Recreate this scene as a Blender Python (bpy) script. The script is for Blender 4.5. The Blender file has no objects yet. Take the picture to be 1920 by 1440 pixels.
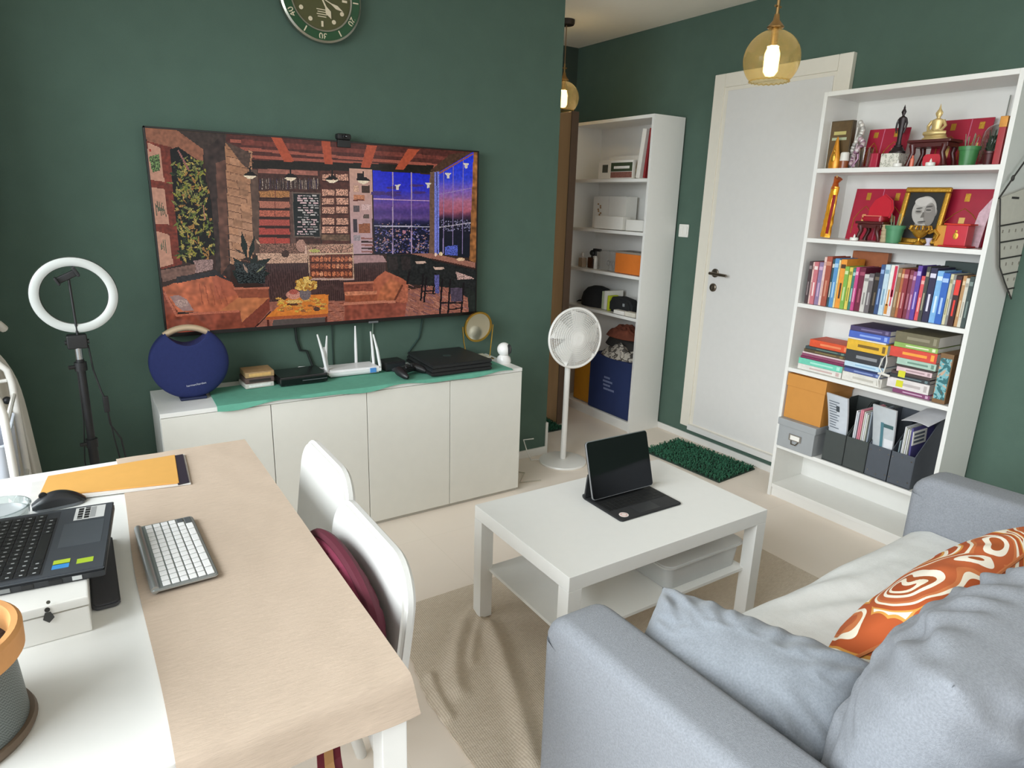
import bpy, bmesh, math, random
import numpy as np
from mathutils import Vector, Matrix, noise, Euler
C = bpy.context.scene.collection
PI = math.pi
rnd = random.Random(7)

# ------------------------------------------------------------------ camera
sc = bpy.context.scene
CAM = Vector((0, -3.0822, 1.4941))
YAW, PITCH, ROLL, FPX = 0.5815, -0.2695, 0.031, 1244.12
fw = Vector((math.sin(YAW)*math.cos(PITCH), math.cos(YAW)*math.cos(PITCH), math.sin(PITCH)))
rt0 = Vector((math.cos(YAW), -math.sin(YAW), 0)); up0 = rt0.cross(fw)
rt = rt0*math.cos(ROLL) + up0*math.sin(ROLL); up = up0*math.cos(ROLL) - rt0*math.sin(ROLL)
cd = bpy.data.cameras.new('camera'); cam = bpy.data.objects.new('camera', cd); C.objects.link(cam)
cd.sensor_width = 36; cd.lens = FPX/1920*36; cd.clip_start = .02
cam.matrix_world = Matrix(((rt.x, up.x, -fw.x, CAM.x), (rt.y, up.y, -fw.y, CAM.y), (rt.z, up.z, -fw.z, CAM.z), (0, 0, 0, 1)))
sc.camera = cam
def ray(u, v): return fw + rt*((u-960)/FPX) + up*((720-v)/FPX)
def PX(u, v, x): d = ray(u, v); return CAM + d*((x-CAM.x)/d.x)
def PY(u, v, y): d = ray(u, v); return CAM + d*((y-CAM.y)/d.y)
def PZ(u, v, z): d = ray(u, v); return CAM + d*((z-CAM.z)/d.z)

# ------------------------------------------------------------------ materials
def lin(h):
    if isinstance(h, str):
        h = h.lstrip('#'); c = [int(h[i:i+2], 16)/255 for i in (0, 2, 4)]
    else: c = [q/255 for q in h]
    return [q/12.92 if q <= .04045 else ((q+.055)/1.055)**2.4 for q in c]
_M = {}
def mat(hexc, rough=.5, metal=0, var=.04, vs=30, bump=0, bs=300, spec=.5, coat=0, alpha=1, trans=0, sheen=0, emit=None, es=1, stretch=None, key=''):
    k = (hexc, rough, metal, var, vs, bump, bs, spec, coat, alpha, trans, sheen, emit, es, stretch, key)
    if k in _M: return _M[k]
    m = bpy.data.materials.new('m_'+str(hexc).strip('#')); m.use_nodes = True
    nt = m.node_tree; b = nt.nodes['Principled BSDF']; L = nt.links
    col = lin(hexc)
    b.inputs['Base Color'].default_value = (*col, 1)
    b.inputs['Roughness'].default_value = rough; b.inputs['Metallic'].default_value = metal
    b.inputs['Specular IOR Level'].default_value = spec; b.inputs['Coat Weight'].default_value = coat
    b.inputs['Alpha'].default_value = alpha; b.inputs['Transmission Weight'].default_value = trans
    b.inputs['Sheen Weight'].default_value = sheen
    if emit: b.inputs['Emission Color'].default_value = (*lin(emit), 1); b.inputs['Emission Strength'].default_value = es
    tc = nt.nodes.new('ShaderNodeTexCoord'); vec = tc.outputs['Object']
    if stretch:
        mp = nt.nodes.new('ShaderNodeMapping'); mp.inputs['Scale'].default_value = stretch
        L.new(vec, mp.inputs['Vector']); vec = mp.outputs['Vector']
    if var:
        n = nt.nodes.new('ShaderNodeTexNoise'); n.inputs['Scale'].default_value = vs; n.inputs['Detail'].default_value = 4
        L.new(vec, n.inputs['Vector'])
        mx = nt.nodes.new('ShaderNodeMix'); mx.data_type = 'RGBA'
        mx.inputs['A'].default_value = (*[min(1, q*(1-var*2)) for q in col], 1)
        mx.inputs['B'].default_value = (*[min(1, q*(1+var*2)) for q in col], 1)
        L.new(n.outputs['Fac'], mx.inputs['Factor']); L.new(mx.outputs['Result'], b.inputs['Base Color'])
    if bump:
        n2 = nt.nodes.new('ShaderNodeTexNoise'); n2.inputs['Scale'].default_value = bs; n2.inputs['Detail'].default_value = 3
        L.new(vec, n2.inputs['Vector'])
        bp = nt.nodes.new('ShaderNodeBump'); bp.inputs['Strength'].default_value = bump; bp.inputs['Distance'].default_value = .003
        L.new(n2.outputs['Fac'], bp.inputs['Height']); L.new(bp.outputs['Normal'], b.inputs['Normal'])
    _M[k] = m; return m
def weave(name, c1, c2, sx, sy, bump=.4, rough=.9, nz=.5):
    """two crossed wave textures: a woven cloth"""
    m = bpy.data.materials.new(name); m.use_nodes = True
    nt = m.node_tree; b = nt.nodes['Principled BSDF']; L = nt.links; N = nt.nodes.new
    b.inputs['Roughness'].default_value = rough; b.inputs['Specular IOR Level'].default_value = .2
    tc = N('ShaderNodeTexCoord')
    w1 = N('ShaderNodeTexWave'); w1.bands_direction = 'X'; w1.inputs['Scale'].default_value = sx; w1.inputs['Distortion'].default_value = 1.2; w1.inputs['Detail Scale'].default_value = 4
    w2 = N('ShaderNodeTexWave'); w2.bands_direction = 'Y'; w2.inputs['Scale'].default_value = sy; w2.inputs['Distortion'].default_value = 1.2; w2.inputs['Detail Scale'].default_value = 4
    ns = N('ShaderNodeTexNoise'); ns.inputs['Scale'].default_value = 60; ns.inputs['Detail'].default_value = 6
    mp = N('ShaderNodeMapping'); mp.inputs['Scale'].default_value = (1, 9, 1)
    L.new(tc.outputs['Object'], mp.inputs['Vector']); L.new(mp.outputs['Vector'], ns.inputs['Vector'])
    for w in (w1, w2): L.new(tc.outputs['Object'], w.inputs['Vector'])
    ml = N('ShaderNodeMath'); ml.operation = 'MULTIPLY'; L.new(w1.outputs['Fac'], ml.inputs[0]); L.new(w2.outputs['Fac'], ml.inputs[1])
    ad = N('ShaderNodeMix'); ad.data_type = 'FLOAT'; ad.inputs['Factor'].default_value = nz
    L.new(ml.outputs[0], ad.inputs['A']); L.new(ns.outputs['Fac'], ad.inputs['B'])
    rp = N('ShaderNodeValToRGB'); e = rp.color_ramp.elements; e[0].color = (*lin(c1), 1); e[1].color = (*lin(c2), 1); e[0].position = .2; e[1].position = .7
    L.new(ad.outputs['Result'], rp.inputs['Fac']); L.new(rp.outputs['Color'], b.inputs['Base Color'])
    bp = N('ShaderNodeBump'); bp.inputs['Strength'].default_value = bump; bp.inputs['Distance'].default_value = .002
    L.new(ad.outputs['Result'], bp.inputs['Height']); L.new(bp.outputs['Normal'], b.inputs['Normal'])
    return m
def ramp_pattern(name, base_scale, stops, kind='noise', dist=2.0, rough=.8, seed=0., bump=0):
    """blobs or swirls of flat colours"""
    m = bpy.data.materials.new(name); m.use_nodes = True
    nt = m.node_tree; b = nt.nodes['Principled BSDF']; L = nt.links; N = nt.nodes.new
    b.inputs['Roughness'].default_value = rough; b.inputs['Specular IOR Level'].default_value = .25
    tc = N('ShaderNodeTexCoord'); mp = N('ShaderNodeMapping'); mp.inputs['Location'].default_value = (seed, seed*.7, seed*.3)
    L.new(tc.outputs['Object'], mp.inputs['Vector'])
    if kind == 'swirl':
        t = N('ShaderNodeTexWave'); t.wave_type = 'RINGS'; t.rings_direction = 'Z'; t.inputs['Scale'].default_value = base_scale; t.inputs['Distortion'].default_value = dist; t.inputs['Detail'].default_value = 1; t.inputs['Detail Scale'].default_value = 1.2
        out = t.outputs['Fac']
    elif kind == 'voronoi':
        t = N('ShaderNodeTexVoronoi'); t.inputs['Scale'].default_value = base_scale; out = t.outputs['Distance']
    else:
        t = N('ShaderNodeTexNoise'); t.inputs['Scale'].default_value = base_scale; t.inputs['Distortion'].default_value = dist; t.inputs['Detail'].default_value = 2; out = t.outputs['Fac']
    L.new(mp.outputs['Vector'], t.inputs['Vector'])
    rp = N('ShaderNodeValToRGB'); rp.color_ramp.interpolation = 'CONSTANT'
    e = rp.color_ramp.elements
    while len(e) < len(stops): e.new(.5)
    for i, (p, c) in enumerate(stops): e[i].position = p; e[i].color = (*lin(c), 1)
    L.new(out, rp.inputs['Fac']); L.new(rp.outputs['Color'], b.inputs['Base Color'])
    return m
def glass(name, tint, gl=.12, rough=.02):
    """thin clear material: tinted transparency under a fresnel gloss"""
    m = bpy.data.materials.new(name); m.use_nodes = True
    nt = m.node_tree; L = nt.links; N = nt.nodes.new
    nt.nodes.remove(nt.nodes['Principled BSDF']); o = nt.nodes['Material Output']
    t = N('ShaderNodeBsdfTransparent'); t.inputs['Color'].default_value = (*lin(tint), 1)
    g = N('ShaderNodeBsdfGlossy'); g.inputs['Roughness'].default_value = rough
    lw = N('ShaderNodeLayerWeight'); lw.inputs['Blend'].default_value = gl
    x = N('ShaderNodeMixShader'); L.new(lw.outputs['Facing'], x.inputs['Fac']); L.new(t.outputs[0], x.inputs[1]); L.new(g.outputs[0], x.inputs[2])
    L.new(x.outputs[0], o.inputs['Surface']); return m
def paisley(name, sc_, stops, seed=0.):
    m = bpy.data.materials.new(name); m.use_nodes = True
    nt = m.node_tree; b = nt.nodes['Principled BSDF']; L = nt.links; N = nt.nodes.new
    b.inputs['Roughness'].default_value = .8; b.inputs['Specular IOR Level'].default_value = .2
    tc = N('ShaderNodeTexCoord'); mp = N('ShaderNodeMapping'); mp.inputs['Location'].default_value = (seed, seed*.7, 0)
    ns = N('ShaderNodeTexNoise'); ns.inputs['Scale'].default_value = 3.2; ns.inputs['Detail'].default_value = 1
    va = N('ShaderNodeVectorMath'); va.operation = 'SCALE'; va.inputs['Scale'].default_value = .55
    vb = N('ShaderNodeVectorMath'); vb.operation = 'ADD'
    vo = N('ShaderNodeTexVoronoi'); vo.inputs['Scale'].default_value = sc_; vo.inputs['Randomness'].default_value = .9
    L.new(tc.outputs['Object'], mp.inputs['Vector']); L.new(mp.outputs['Vector'], ns.inputs['Vector']); L.new(ns.outputs['Color'], va.inputs[0])
    L.new(mp.outputs['Vector'], vb.inputs[0]); L.new(va.outputs['Vector'], vb.inputs[1]); L.new(vb.outputs['Vector'], vo.inputs['Vector'])
    rp = N('ShaderNodeValToRGB'); rp.color_ramp.interpolation = 'CONSTANT'; e = rp.color_ramp.elements
    while len(e) < len(stops): e.new(.5)
    for i, (p, c) in enumerate(stops): e[i].position = p; e[i].color = (*lin(c), 1)
    L.new(vo.outputs['Distance'], rp.inputs['Fac']); L.new(rp.outputs['Color'], b.inputs['Base Color']); return m
def amber(name):
    m = bpy.data.materials.new(name); m.use_nodes = True
    nt = m.node_tree; L = nt.links; N = nt.nodes.new
    nt.nodes.remove(nt.nodes['Principled BSDF']); o = nt.nodes['Material Output']
    t = N('ShaderNodeBsdfTransparent'); t.inputs['Color'].default_value = (*lin('#f6ebc6'), 1)
    d = N('ShaderNodeBsdfTranslucent'); d.inputs['Color'].default_value = (*lin('#efdba8'), 1)
    g = N('ShaderNodeBsdfGlossy'); g.inputs['Roughness'].default_value = .08; g.inputs['Color'].default_value = (.9, .8, .6, 1)
    ns = N('ShaderNodeTexNoise'); ns.inputs['Scale'].default_value = 40; tc = N('ShaderNodeTexCoord'); L.new(tc.outputs['Object'], ns.inputs['Vector'])
    mr = N('ShaderNodeMapRange'); mr.inputs['To Min'].default_value = .06; mr.inputs['To Max'].default_value = .3; L.new(ns.outputs['Fac'], mr.inputs['Value'])
    lw = N('ShaderNodeLayerWeight'); lw.inputs['Blend'].default_value = .1
    x1 = N('ShaderNodeMixShader'); L.new(mr.outputs['Result'], x1.inputs['Fac']); L.new(t.outputs[0], x1.inputs[1]); L.new(d.outputs[0], x1.inputs[2])
    x = N('ShaderNodeMixShader'); L.new(lw.outputs['Facing'], x.inputs['Fac']); L.new(x1.outputs[0], x.inputs[1]); L.new(g.outputs[0], x.inputs[2])
    L.new(x.outputs[0], o.inputs['Surface']); return m
def milky(name, col, f=.5):
    """cloudy plastic"""
    m = bpy.data.materials.new(name); m.use_nodes = True
    nt = m.node_tree; L = nt.links; N = nt.nodes.new
    b = nt.nodes['Principled BSDF']; o = nt.nodes['Material Output']
    b.inputs['Base Color'].default_value = (*lin(col), 1); b.inputs['Roughness'].default_value = .25
    t = N('ShaderNodeBsdfTransparent'); x = N('ShaderNodeMixShader'); x.inputs['Fac'].default_value = f
    L.new(t.outputs[0], x.inputs[1]); L.new(b.outputs[0], x.inputs[2]); L.new(x.outputs[0], o.inputs['Surface']); return m

# ------------------------------------------------------------------ mesh builder
_boxcache = {}
def _rbox(w, d, h, r, seg):
    k = (round(w, 5), round(d, 5), round(h, 5), round(r, 5), seg)
    if k not in _boxcache:
        bm = bmesh.new(); bmesh.ops.create_cube(bm, size=1)
        for v in bm.verts: v.co = (v.co.x*w, v.co.y*d, v.co.z*h)
        if r > 0: bmesh.ops.bevel(bm, geom=bm.edges[:], offset=min(r, w*.49, d*.49, h*.49), segments=seg, affect='EDGES', profile=.5)
        bm.verts.index_update()
        _boxcache[k] = ([v.co.copy() for v in bm.verts], [[v.index for v in f.verts] for f in bm.faces]); bm.free()
    return _boxcache[k]
class B:
    def __init__(s, M=None): s.v = []; s.f = []; s.m = []; s.mats = []; s.M = M or Matrix()
    def add(s, V, F, m, M=None):
        T = s.M @ M if M else s.M
        if m not in s.mats: s.mats.append(m)
        i = s.mats.index(m); o = len(s.v)
        s.v += [T @ Vector(p) for p in V]
        s.f += [[q+o for q in f] for f in F]; s.m += [i]*len(F); return s
    def box(s, x0, x1, y0, y1, z0, z1, m, r=.002, seg=2, M=None):
        V, F = _rbox(abs(x1-x0), abs(y1-y0), abs(z1-z0), r, seg); c = Vector(((x0+x1)/2, (y0+y1)/2, (z0+z1)/2))
        return s.add([v+c for v in V], F, m, M)
    def tube(s, pts, r, m, n=8, closed=False, M=None):
        pts = [Vector(p) for p in pts]; N = len(pts); R = r if isinstance(r, (list, tuple)) else [r]*N
        V = []; F = []; ref = None
        for i, p in enumerate(pts):
            a = pts[(i-1) % N] if (closed or i) else p; b = pts[(i+1) % N] if (closed or i < N-1) else p
            t = (b-a).normalized()
            if ref is None: ref = t.orthogonal().normalized()
            ref = (ref - t*ref.dot(t)); ref = ref.normalized() if ref.length > 1e-6 else t.orthogonal().normalized()
            w = t.cross(ref)
            for k in range(n):
                an = 2*PI*k/n; V.append(p + (ref*math.cos(an) + w*math.sin(an))*R[i])
        for i in range(N if closed else N-1):
            for k in range(n):
                j = (i+1) % N; F.append([i*n+k, i*n+(k+1) % n, j*n+(k+1) % n, j*n+k])
        if not closed: F.append(list(range(n))[::-1]); F.append([(N-1)*n+k for k in range(n)])
        return s.add(V, F, m, M)
    def lathe(s, prof, m, n=24, c=(0, 0, 0), M=None, a0=0, a1=2*PI, ring=False):
        V = []; F = []; full = abs(a1-a0-2*PI) < 1e-6; K = n if full else n+1
        c = Vector(c)
        for r, z in prof:
            for k in range(K):
                an = a0+(a1-a0)*k/n; V.append(c+Vector((r*math.cos(an), r*math.sin(an), z)))
        for i in range(len(prof)-1):
            for k in range(n):
                k2 = (k+1) % K; F.append([i*K+k, i*K+k2, (i+1)*K+k2, (i+1)*K+k])
        if ring:
            e = len(prof)-1
            for k in range(n): F.append([e*K+k, e*K+(k+1) % K, (k+1) % K, k])
        return s.add(V, F, m, M)
    def prism(s, poly, h, m, M=None, r=0, seg=2):
        """polygon in local xy, extruded 0..h along local z"""
        bm = bmesh.new()
        lo = [bm.verts.new((x, y, 0)) for x, y in poly]; hi = [bm.verts.new((x, y, h)) for x, y in poly]; n = len(poly)
        bm.faces.new(lo[::-1]); bm.faces.new(hi)
        for i in range(n): bm.faces.new([lo[i], lo[(i+1) % n], hi[(i+1) % n], hi[i]])
        bmesh.ops.recalc_face_normals(bm, faces=bm.faces[:])
        if r:
            ed = [e for e in bm.edges if abs(e.verts[0].co.z-e.verts[1].co.z) < 1e-9]
            bmesh.ops.bevel(bm, geom=ed, offset=r, segments=seg, affect='EDGES')
        bm.verts.index_update(); V = [v.co.copy() for v in bm.verts]; F = [[v.index for v in f.verts] for f in bm.faces]; bm.free()
        return s.add(V, F, m, M)
    def rprism(s, poly, h, r, m, M=None, k=6):
        """extruded convex outline with softly rounded rims"""
        P = [Vector((x, y)) for x, y in poly]; n = len(P)
        if sum(P[i].x*P[(i+1) % n].y-P[(i+1) % n].x*P[i].y for i in range(n)) < 0: P = P[::-1]
        nr = []
        for i in range(n):
            a = (P[i]-P[i-1]).normalized(); b = (P[(i+1) % n]-P[i]).normalized(); na = Vector((-a.y, a.x)); nb = Vector((-b.y, b.x))
            q = (na+nb).normalized(); nr.append(q/max(.5, q.dot(na)))
        L = [(r*(1-math.sin(PI/2*j/k)), r*(1-math.cos(PI/2*j/k))) for j in range(k+1)]
        L += [(d, h-z) for d, z in L[::-1]]
        V = [(P[i].x+nr[i].x*d, P[i].y+nr[i].y*d, z) for d, z in L for i in range(n)]
        F = [[j*n+i, j*n+(i+1) % n, (j+1)*n+(i+1) % n, (j+1)*n+i] for j in range(len(L)-1) for i in range(n)]
        F += [list(range(n))[::-1], [(len(L)-1)*n+i for i in range(n)]]
        return s.add(V, F, m, M)
    def grid(s, fn, nu, nv, m, M=None):
        V = [fn(i/nu, j/nv) for j in range(nv+1) for i in range(nu+1)]
        F = [[j*(nu+1)+i, j*(nu+1)+i+1, (j+1)*(nu+1)+i+1, (j+1)*(nu+1)+i] for j in range(nv) for i in range(nu)]
        return s.add(V, F, m, M)
    def sheet(s, fn, nu, nv, th, m, M=None):
        """closed slab: surface fn and the same surface th lower"""
        K = (nu+1)*(nv+1)
        V = [Vector(fn(i/nu, j/nv)) for j in range(nv+1) for i in range(nu+1)]; V += [v-Vector((0, 0, th)) for v in V]
        F = []
        q = lambda i, j: j*(nu+1)+i
        for j in range(nv):
            for i in range(nu):
                a = [q(i, j), q(i+1, j), q(i+1, j+1), q(i, j+1)]; F.append(a); F.append([k+K for k in a[::-1]])
        rim = [q(i, 0) for i in range(nu+1)]+[q(nu, j) for j in range(1, nv+1)]+[q(i, nv) for i in range(nu-1, -1, -1)]+[q(0, j) for j in range(nv-1, 0, -1)]
        for a, b in zip(rim, rim[1:]+rim[:1]): F.append([a, a+K, b+K, b])
        return s.add(V, F, m, M)
    def ell(s, c, r, m, n=16, M=None):
        prof = [(math.sin(PI*i/n), -math.cos(PI*i/n)) for i in range(n+1)]
        prof = [(max(a, 1e-7), b) for a, b in prof]
        r = (r, r, r) if not isinstance(r, (tuple, list)) else r
        T = Matrix.Translation(c) @ Matrix.Diagonal((*r, 1))
        return s.lathe(prof, m, n=max(12, n), M=(M @ T if M else T))
    def obj(s, name, parent=None, angle=38, wn=True):
        me = bpy.data.meshes.new(name); me.from_pydata(s.v, [], s.f)
        for m in s.mats: me.materials.append(m)
        me.polygons.foreach_set('material_index', s.m)
        bm = bmesh.new(); bm.from_mesh(me); bmesh.ops.recalc_face_normals(bm, faces=bm.faces[:]); bm.to_mesh(me); bm.free()
        me.polygons.foreach_set('use_smooth', [True]*len(me.polygons)); me.set_sharp_from_angle(angle=math.radians(angle))
        me.update()
        o = bpy.data.objects.new(name, me); C.objects.link(o)
        if parent: o.parent = parent
        if wn and len(me.vertices) < 15000: q = o.modifiers.new('normals', 'WEIGHTED_NORMAL'); q.keep_sharp = True; q.weight = 100
        return o
def tag(o, label=None, cat=None, group=None, kind=None):
    if label: o['label'] = label
    if cat: o['category'] = cat
    if group: o['group'] = group
    if kind: o['kind'] = kind
    return o
def thing(name, label, cat, loc=(0, 0, 0), rz=0, group=None):
    o = bpy.data.objects.new(name, None); C.objects.link(o); o.empty_display_size = .05
    o.location = loc; o.rotation_euler = (0, 0, rz)
    return tag(o, label, cat, group)
def W(root): return B(root.matrix_basis.inverted())          # author a part in world coordinates under a thing
def struct(o): o['kind'] = 'structure'; return o
def dup(root, loc, rz, label):
    r = root.copy(); C.objects.link(r); r.location = loc; r.rotation_euler = (0, 0, rz); r['label'] = label
    for ch in list(root.children):
        c = ch.copy(); C.objects.link(c); c.parent = r
        for g in ch.children:
            d = g.copy(); C.objects.link(d); d.parent = c
    return r
def frame(o, x, y, z=None):
    """matrix from origin and two axes"""
    x = Vector(x).normalized(); y = Vector(y); y = (y-x*x.dot(y)).normalized(); z = x.cross(y)
    return Matrix(((x.x, y.x, z.x, o[0]), (x.y, y.y, z.y, o[1]), (x.z, y.z, z.z, o[2]), (0, 0, 0, 1)))
def rrect(w, h, r, n=6, cx=0, cy=0):
    P = []
    for sx, sy, a in ((1, 1, 0), (-1, 1, 90), (-1, -1, 180), (1, -1, 270)):
        for k in range(n+1):
            t = math.radians(a+90*k/n); P.append((cx+sx*(w/2-r)+r*math.cos(t), cy+sy*(h/2-r)+r*math.sin(t)))
    return P
def circ(r, n=32, cx=0, cy=0, a0=0, a1=2*PI): return [(cx+r*math.cos(a0+(a1-a0)*k/n), cy+r*math.sin(a0+(a1-a0)*k/n)) for k in range(n)]
def lettering(body, M, size, m, parent, name='lettering', align='CENTER', spacing=1):
    c = bpy.data.curves.new(name, 'FONT'); c.body = body; c.size = size; c.align_x = align; c.align_y = 'CENTER'; c.extrude = .0004; c.space_line = spacing
    t = bpy.data.objects.new(name+'_tmp', c); C.objects.link(t)
    bpy.context.view_layer.update()
    me = bpy.data.meshes.new_from_object(t.evaluated_get(bpy.context.evaluated_depsgraph_get()))
    bpy.data.objects.remove(t)
    me.materials.clear(); me.materials.append(m)
    o = bpy.data.objects.new(name, me); C.objects.link(o)
    if parent: o.parent = parent
    o.matrix_basis = M; return o
MW = Matrix  # short
def yface(o): return frame(o, (1, 0, 0), (0, 0, 1))            # local xy -> world xz, normal -y
def xface(o): return frame(o, (0, -1, 0), (0, 0, 1))           # local x -> world -y, normal -x

# common materials
WHITE = mat('#e4e2dc', .35, var=.01); WHITE2 = mat('#dedbd3', .45, var=.015); PAPER = mat('#e9e6df', .8, var=.03, vs=60)
LAC = mat('#e6e5e1', .3, var=.01, spec=.45)
BLACK = mat('#1b1b1c', .45, var=.05); BLKM = mat('#232426', .35, var=.03); DGREY = mat('#3a3c40', .5, var=.04)
CHROME = mat('#b8b9bb', .25, 1, 0); GOLD = mat('#c9a24a', .3, 1, .05); BRASS = mat('#a8875a', .35, 1, .03); STEEL = mat('#7d7468', .35, 1, .03)
# ------------------------------------------------------------------ setting
XW, XF, ZC = 3.281, 3.001, 2.585
LX = -.42
WALLG = mat('#50655a', .85, var=.05, vs=9, bump=.35, bs=420, spec=.25)
FLOORM = mat('#cfc5b6', .42, var=.035, vs=2.2, bump=.02, bs=30, spec=.4)
CEIL = mat('#fbf5e9', .9, var=.01)
TRIM = mat('#dddbd6', .45, var=.02)
def sbox(name, *a, m=WALLG, r=0): return struct(B().box(*a, m, r).obj(name))
# floor: one slab, tile joints in the material
fm = bpy.data.materials.new('floor_tiles'); fm.use_nodes = True
nt = fm.node_tree; b_ = nt.nodes['Principled BSDF']; b_.inputs['Roughness'].default_value = .4; b_.inputs['Specular IOR Level'].default_value = .35
tc = nt.nodes.new('ShaderNodeTexCoord'); br = nt.nodes.new('ShaderNodeTexBrick'); br.offset = 0; br.inputs['Scale'].default_value = 1
br.inputs['Brick Width'].default_value = .6; br.inputs['Row Height'].default_value = .6; br.inputs['Mortar Size'].default_value = .0015
br.inputs['Mortar'].default_value = (*lin('#e7dbcd'), 1); br.inputs['Color1'].default_value = (*lin('#efe3d6'), 1); br.inputs['Color2'].default_value = (*lin('#eee1d4'), 1)
nz = nt.nodes.new('ShaderNodeTexNoise'); nz.inputs['Scale'].default_value = 3; nz.inputs['Detail'].default_value = 5
mx = nt.nodes.new('ShaderNodeMix'); mx.data_type = 'RGBA'; mx.blend_type = 'MULTIPLY'; mx.inputs['Factor'].default_value = .22
rp = nt.nodes.new('ShaderNodeValToRGB'); rp.color_ramp.elements[0].color = (.62, .6, .56, 1)
nt.links.new(tc.outputs['Object'], br.inputs['Vector']); nt.links.new(tc.outputs['Object'], nz.inputs['Vector']); nt.links.new(nz.outputs['Fac'], rp.inputs['Fac'])
nt.links.new(br.outputs['Color'], mx.inputs['A']); nt.links.new(rp.outputs['Color'], mx.inputs['B']); nt.links.new(mx.outputs['Result'], b_.inputs['Base Color'])
sbox('floor', LX-.1, XW+.1, -4.4, 2.4, -.1, 0, m=fm)
sbox('ceiling', LX-.1, XW+.1, -4.4, 2.4, ZC, ZC+.1, m=CEIL)
sbox('wall_back', LX-.1, 2.283, 0, .12, 0, ZC)
sbox('wall_right', XW, XW+.1, -4.4, 1.26, 0, ZC)
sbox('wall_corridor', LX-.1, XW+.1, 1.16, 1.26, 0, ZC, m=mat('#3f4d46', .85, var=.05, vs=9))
# left wall with its wide window
wl = B(); zs0, zs1, yw0, yw1 = .45, 2.35, -4.2, -.5
wl.box(LX-.1, LX, -4.4, 0, 0, zs0, WHITE2, 0); wl.box(LX-.1, LX, -4.4, 0, zs1, ZC, WHITE2, 0)
wl.box(LX-.1, LX, yw1, 0, zs0, zs1, WHITE2, 0); wl.box(LX-.1, LX, -4.4, yw0, zs0, zs1, WHITE2, 0); struct(wl.obj('wall_left'))
wf = B(); FR = mat('#e8e8e6', .4, var=.01)
for y0, y1, z0, z1 in ((yw0, yw1, zs0, zs0+.05), (yw0, yw1, zs1-.05, zs1), (yw0, yw0+.05, zs0, zs1), (yw1-.05, yw1, zs0, zs1), (-1.84, -1.79, zs0, zs1), (-3.05, -3.0, zs0, zs1)):
    wf.box(LX-.08, LX-.03, y0, y1, z0, z1, FR, .004)
w1 = struct(wf.obj('window_1')); B().box(LX-.058, LX-.052, yw0, yw1, zs0, zs1, glass('window_glass', '#fbfdfd', .05), 0).obj('pane', w1)
# baseboards
sbox('baseboard_right', XW-.012, XW, -4.4, 1.16, 0, .042, m=TRIM, r=.003)
sbox('baseboard_back', LX, 2.283, -.012, 0, 0, .05, m=TRIM, r=.003)
sbox('trim_1', 2.279, 2.297, -.006, .02, .0, .2, m=TRIM, r=.002)
sbox('baseboard_end', 2.283, 2.295, 0, .12, 0, .05, m=TRIM, r=.003)
# raised white door in the right wall
DW = mat('#dbd9d6', .4, var=.015); DF = mat('#e3ddd0', .45, var=.015)
yd0, yd1, zd0, zd1 = -1.03, -.187, .095, 2.232
d1 = B()
d1.box(XW-.03, XW, yd1-.075, yd1, zd0, zd1, DF, .004); d1.box(XW-.03, XW, yd0, yd0+.075, zd0, zd1, DF, .004); d1.box(XW-.03, XW, yd0+.0752, yd1-.0752, zd1-.075, zd1, DF, .004)
d1.box(XW-.022, XW-.001, yd0+.07, yd1-.07, zd0+.001, zd1-.07, DF, .003)
door = struct(d1.obj('door_1'))
B().box(XW-.028, XW-.006, yd0+.09, yd1-.105, zd0+.03, zd1-.095, DW, .002).obj('door_leaf', door)
B().box(XW-.05, XW-.02, yd0+.08, yd1-.08, zd0-.012, zd0+.022, DW, .003).obj('threshold', door)
hz = B(); p = PX(1341, 512, XW-.03); hp = frame((XW-.028, p.y, p.z), (0, -1, 0), (0, 0, 1))
hz.lathe([(0.001, 0), (.026, 0), (.026, .006), (.02, .009), (.001, .009)], STEEL, 24, M=hp)
hz.tube([(XW-.03, p.y, p.z), (XW-.075, p.y, p.z)], .009, STEEL, 12); hz.tube([(XW-.073, p.y+.008, p.z), (XW-.073, p.y-.03, p.z-.001), (XW-.07, p.y-.115, p.z-.004)], [.009, .009, .008], STEEL, 12)
hz.obj('door_handle', door)
p = PX(1337, 539, XW-.03); lk = B(); lk.lathe([(.001, 0), (.025, 0), (.025, .007), (.019, .012), (.001, .012)], STEEL, 24, M=frame((XW-.028, p.y, p.z), (0, -1, 0), (0, 0, 1)))
lk.box(XW-.046, XW-.038, p.y-.004, p.y+.004, p.z-.012, p.z+.012, STEEL, .002); lk.obj('door_lock', door)
# brown door leaf standing open in the corridor
BRN = mat('#c0976b', .45, var=.12, vs=12, stretch=(1, 1, .12))
d2 = B(); d2.box(2.672, 2.71, .40, 1.155, .008, 2.035, BRN, .003); door2 = struct(d2.obj('door_2'))
B().box(2.664, 2.718, .392, .4, .008, 2.035, mat('#5a4330', .5, var=.06), .001).obj('door_edge', door2)
# light switch
sw = thing('light_switch', 'white double light switch on the green wall between bookcase and door', 'switch', (XW, -.035, 1.342))
B().box(-.009, 0, -.04, .04, -.04, .04, WHITE, .004).obj('plate', sw)
for k in (-1, 1): B().box(-.014, -.008, k*.018-.014, k*.018+.014, -.026, .026, WHITE, .003).obj('rocker', sw)

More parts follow.
